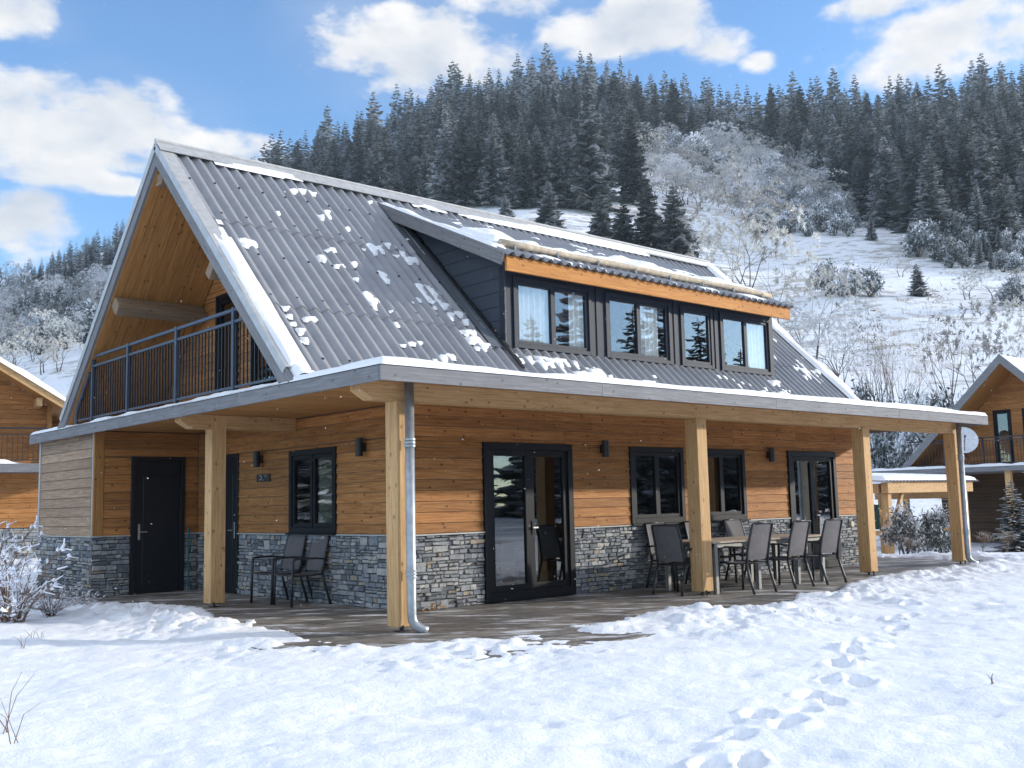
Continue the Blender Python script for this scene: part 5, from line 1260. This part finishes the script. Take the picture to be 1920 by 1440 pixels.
# garden shrubs
def near(px, py, z=0.): q = ray(px, py); t = (z-CAM[2])/q[2]; return CAM+q*t
for px, b, hgt, me, wf, lab in [(1700,1052,1.45,BSH[0],.85,'dark green snow dusted bush under the timber shelter'), (1740,1042,1.35,BSH[2],.8,'second dark bush right behind the one under the shelter'), (1770,1030,1.6,BSH[2],.8,'olive bush behind the last porch post'),
                                (1905,1030,2.1,SPR[4],1.55,'snow laden young conifer at the right border by the neighbour')]:
    q = near(px, b, -.28); zz = float(ground(q[0], q[1])); plant('garden_bush', me, q[0], q[1], zz-.05, hgt, lab, 'bush', 'garden bushes at the right', wf)
for px, b, hgt, wf, lab in [(1845,1052,.55,1.1,'low bare twiggy bush in the snow right of the last downpipe'), (1690,1062,.5,1.2,'low brown twiggy bush beside the third porch post'), (1725,1058,.45,1.2,'low snowy twiggy bush behind the terrace end'), (1888,1045,.6,1.1,'low frosted twiggy bush at the right border')]:
    q = near(px, b, -.25); plant('twiggy_bush', BAR[2], q[0], q[1], float(ground(q[0], q[1]))-.03, hgt, lab, 'bush', 'low bare bushes at the right', wf)
# shrub bottom left: brown twigs loaded with snow
def twig_bush(seed, n=46):
    rg = np.random.default_rng(seed); T = Tri()
    for k in range(n):
        a = rg.uniform(0, 6.28); d = V(math.cos(a)*.5, math.sin(a)*.5, rg.uniform(.5, 1.3)); d /= np.linalg.norm(d); p = V(rg.normal()*.05, rg.normal()*.05, -.05); L = rg.uniform(.45, 1.0); r = .008
        for s_ in range(5):
            e = p+d*L/5; T.tube(p, e, r, r*.8, 0, 4)
            for j in range(3):
                dd = d+rnd_unit(rg)*.8; dd /= np.linalg.norm(dd); l = rg.uniform(.05, .16); ee = e+dd*l-UZ*l*.2; T.tube(e, ee, r*.5, r*.25, 0, 3)
                if rg.random() < .5:
                    w_ = rg.uniform(.006, .014); b = np.cross(dd, UZ); b /= np.linalg.norm(b)+1e-9; up = UZ*w_*.9; q = .5*(e+ee)
                    for sg in (-1, 1): T.quad(e+up*.4, ee+up*.6, ee+b*sg*w_, e+b*sg*w_, 1); 
                    T.tube(e+up*.3, ee+up*.2, w_*.8, w_*.5, 1, 5)
            p = e; d = d+rnd_unit(rg)*.22-UZ*.10; d /= np.linalg.norm(d); r *= .85
        c = p
        for j in range(3): o = rnd_unit(rg)*.03; T.tube(c+o-UZ*.012, c+o+UZ*.018, rg.uniform(.018, .034), .006, 1, 6)
    return T.arr()
TW = [mesh_of('twiggy_bush', twig_bush(600+k, n_), ['twig', 'branchsnow']) for k, n_ in enumerate((46, 34))]
for px, b, hgt, me, wf, lab in [(28,1165,1.15,TW[0],.95,'snow laden brown twiggy bush at the lower left border'), (95,1150,.55,TW[1],1.2,'low snow laden twig bush beside the storage stone base'), (-10,1120,1.5,TW[0],.8,'taller snow covered bush cut by the left border'), (150,1135,.28,TW[1],1.6,'sparse low twigs in the snow before the stone base')]:
    q = near(px, b, .05); plant('snowy_bush', me, q[0], q[1], float(ground(q[0], q[1])), hgt, lab, 'bush', 'snow laden bushes lower left', wf, rz=.4)
mb = MB()
for px, b, l in ((40,1215,.14), (58,1200,.12), (75,1198,.1), (5,1370,.35), (20,1385,.22), (90,1130,.25), (120,1120,.2), (1858,1275,.045)):
    q = near(px, b, .05); a = TG.uniform(0, 6.28)
    for j in range(3): mb.tube([q-UZ*.03+V(.02*j, 0, 0), q+V(.3*l*math.cos(a+j*2), .3*l*math.sin(a+j*2), l*.6), q+V(.7*l*math.cos(a+j*2), .7*l*math.sin(a+j*2), l*TG.uniform(.7, 1.1))], [.003, .002, .001], 4)
mb.build('dry_stalks', M['twig'], None, label='thin dry brown stalks and grass blades poking out of the garden snow', category='grass', kind='stuff')
# trees across the garden, seen only mirrored in the windows
for k in range(66):
    s_ = 18+3.3*k+TG.uniform(-1.3, 1.3); 
    x = -22+k*2.3+TG.uniform(-1, 1); y = -62+TG.uniform(-9, 8)
    plant('spruce_tree', SPR[TG.choice([0,1,2,3])], x, y, -.3, (TG.uniform(9, 17) if k % 3 else TG.uniform(19, 27)), 'spruce across the garden mirrored in the chalet windows', 'tree', 'spruces mirrored in the windows', TG.uniform(1.2, 1.7), True)
for k in range(14):
    plant('spruce_tree', SPR[TG.choice([0,1,3])], -13-k*1.0+TG.uniform(-3, 3), 31+k*2.1+TG.uniform(-2, 2), -.3, TG.uniform(7, 13), 'spruce left of the garden mirrored in the gable window', 'tree', 'spruces mirrored in the gable window', TG.uniform(1.2, 1.6), True)
# air
mb = MB(); mb.box((-1300, -1300, -24), (1300, 1300, 292)); hz_ = mb.build('haze', [], None, kind='stuff', label='pale winter haze in the valley air', category='haze')
hm = bpy.data.materials.new('haze_air'); hm.use_nodes = True; hn = hm.node_tree; hn.nodes.clear(); ho = hn.nodes.new('ShaderNodeOutputMaterial'); hv = hn.nodes.new('ShaderNodeVolumePrincipled')
hv.inputs['Color'].default_value = (.72, .86, 1, 1); hv.inputs['Density'].default_value = HAZE; hv.inputs['Anisotropy'].default_value = 0; hn.links.new(hv.outputs[0], ho.inputs['Volume']); hz_.data.materials.append(hm)
# a few snowflakes in the air
rg = np.random.default_rng(5); vs = []; fs = []
for k in range(600):
    px, py = rg.uniform(0, 1920), rg.uniform(0, 1150)**1.0; d = rg.uniform(3.5, 13); q = ray(px, py); c = CAM+q*d; r = rg.uniform(.0025, .006)*(.5+d/13); ax = rnd_unit(rg)*r; b = np.cross(ax, rnd_unit(rg)); b *= r*.55/(np.linalg.norm(b)+1e-9); cc_ = np.cross(ax, b); cc_ *= r*.4/(np.linalg.norm(cc_)+1e-12); i = len(vs)
    vs += [c+ax*1.5, c-ax*1.5, c+b, c-b, c+cc_, c-cc_]; fs += [(i+a_, i+b_, i+c_) for a_ in (0, 1) for b_, c_ in ((2, 4), (4, 3), (3, 5), (5, 2))]
npmesh('snowflakes', vs, fs, M['branchsnow'], kind='stuff', label='loose snowflakes drifting in the air', category='snow')
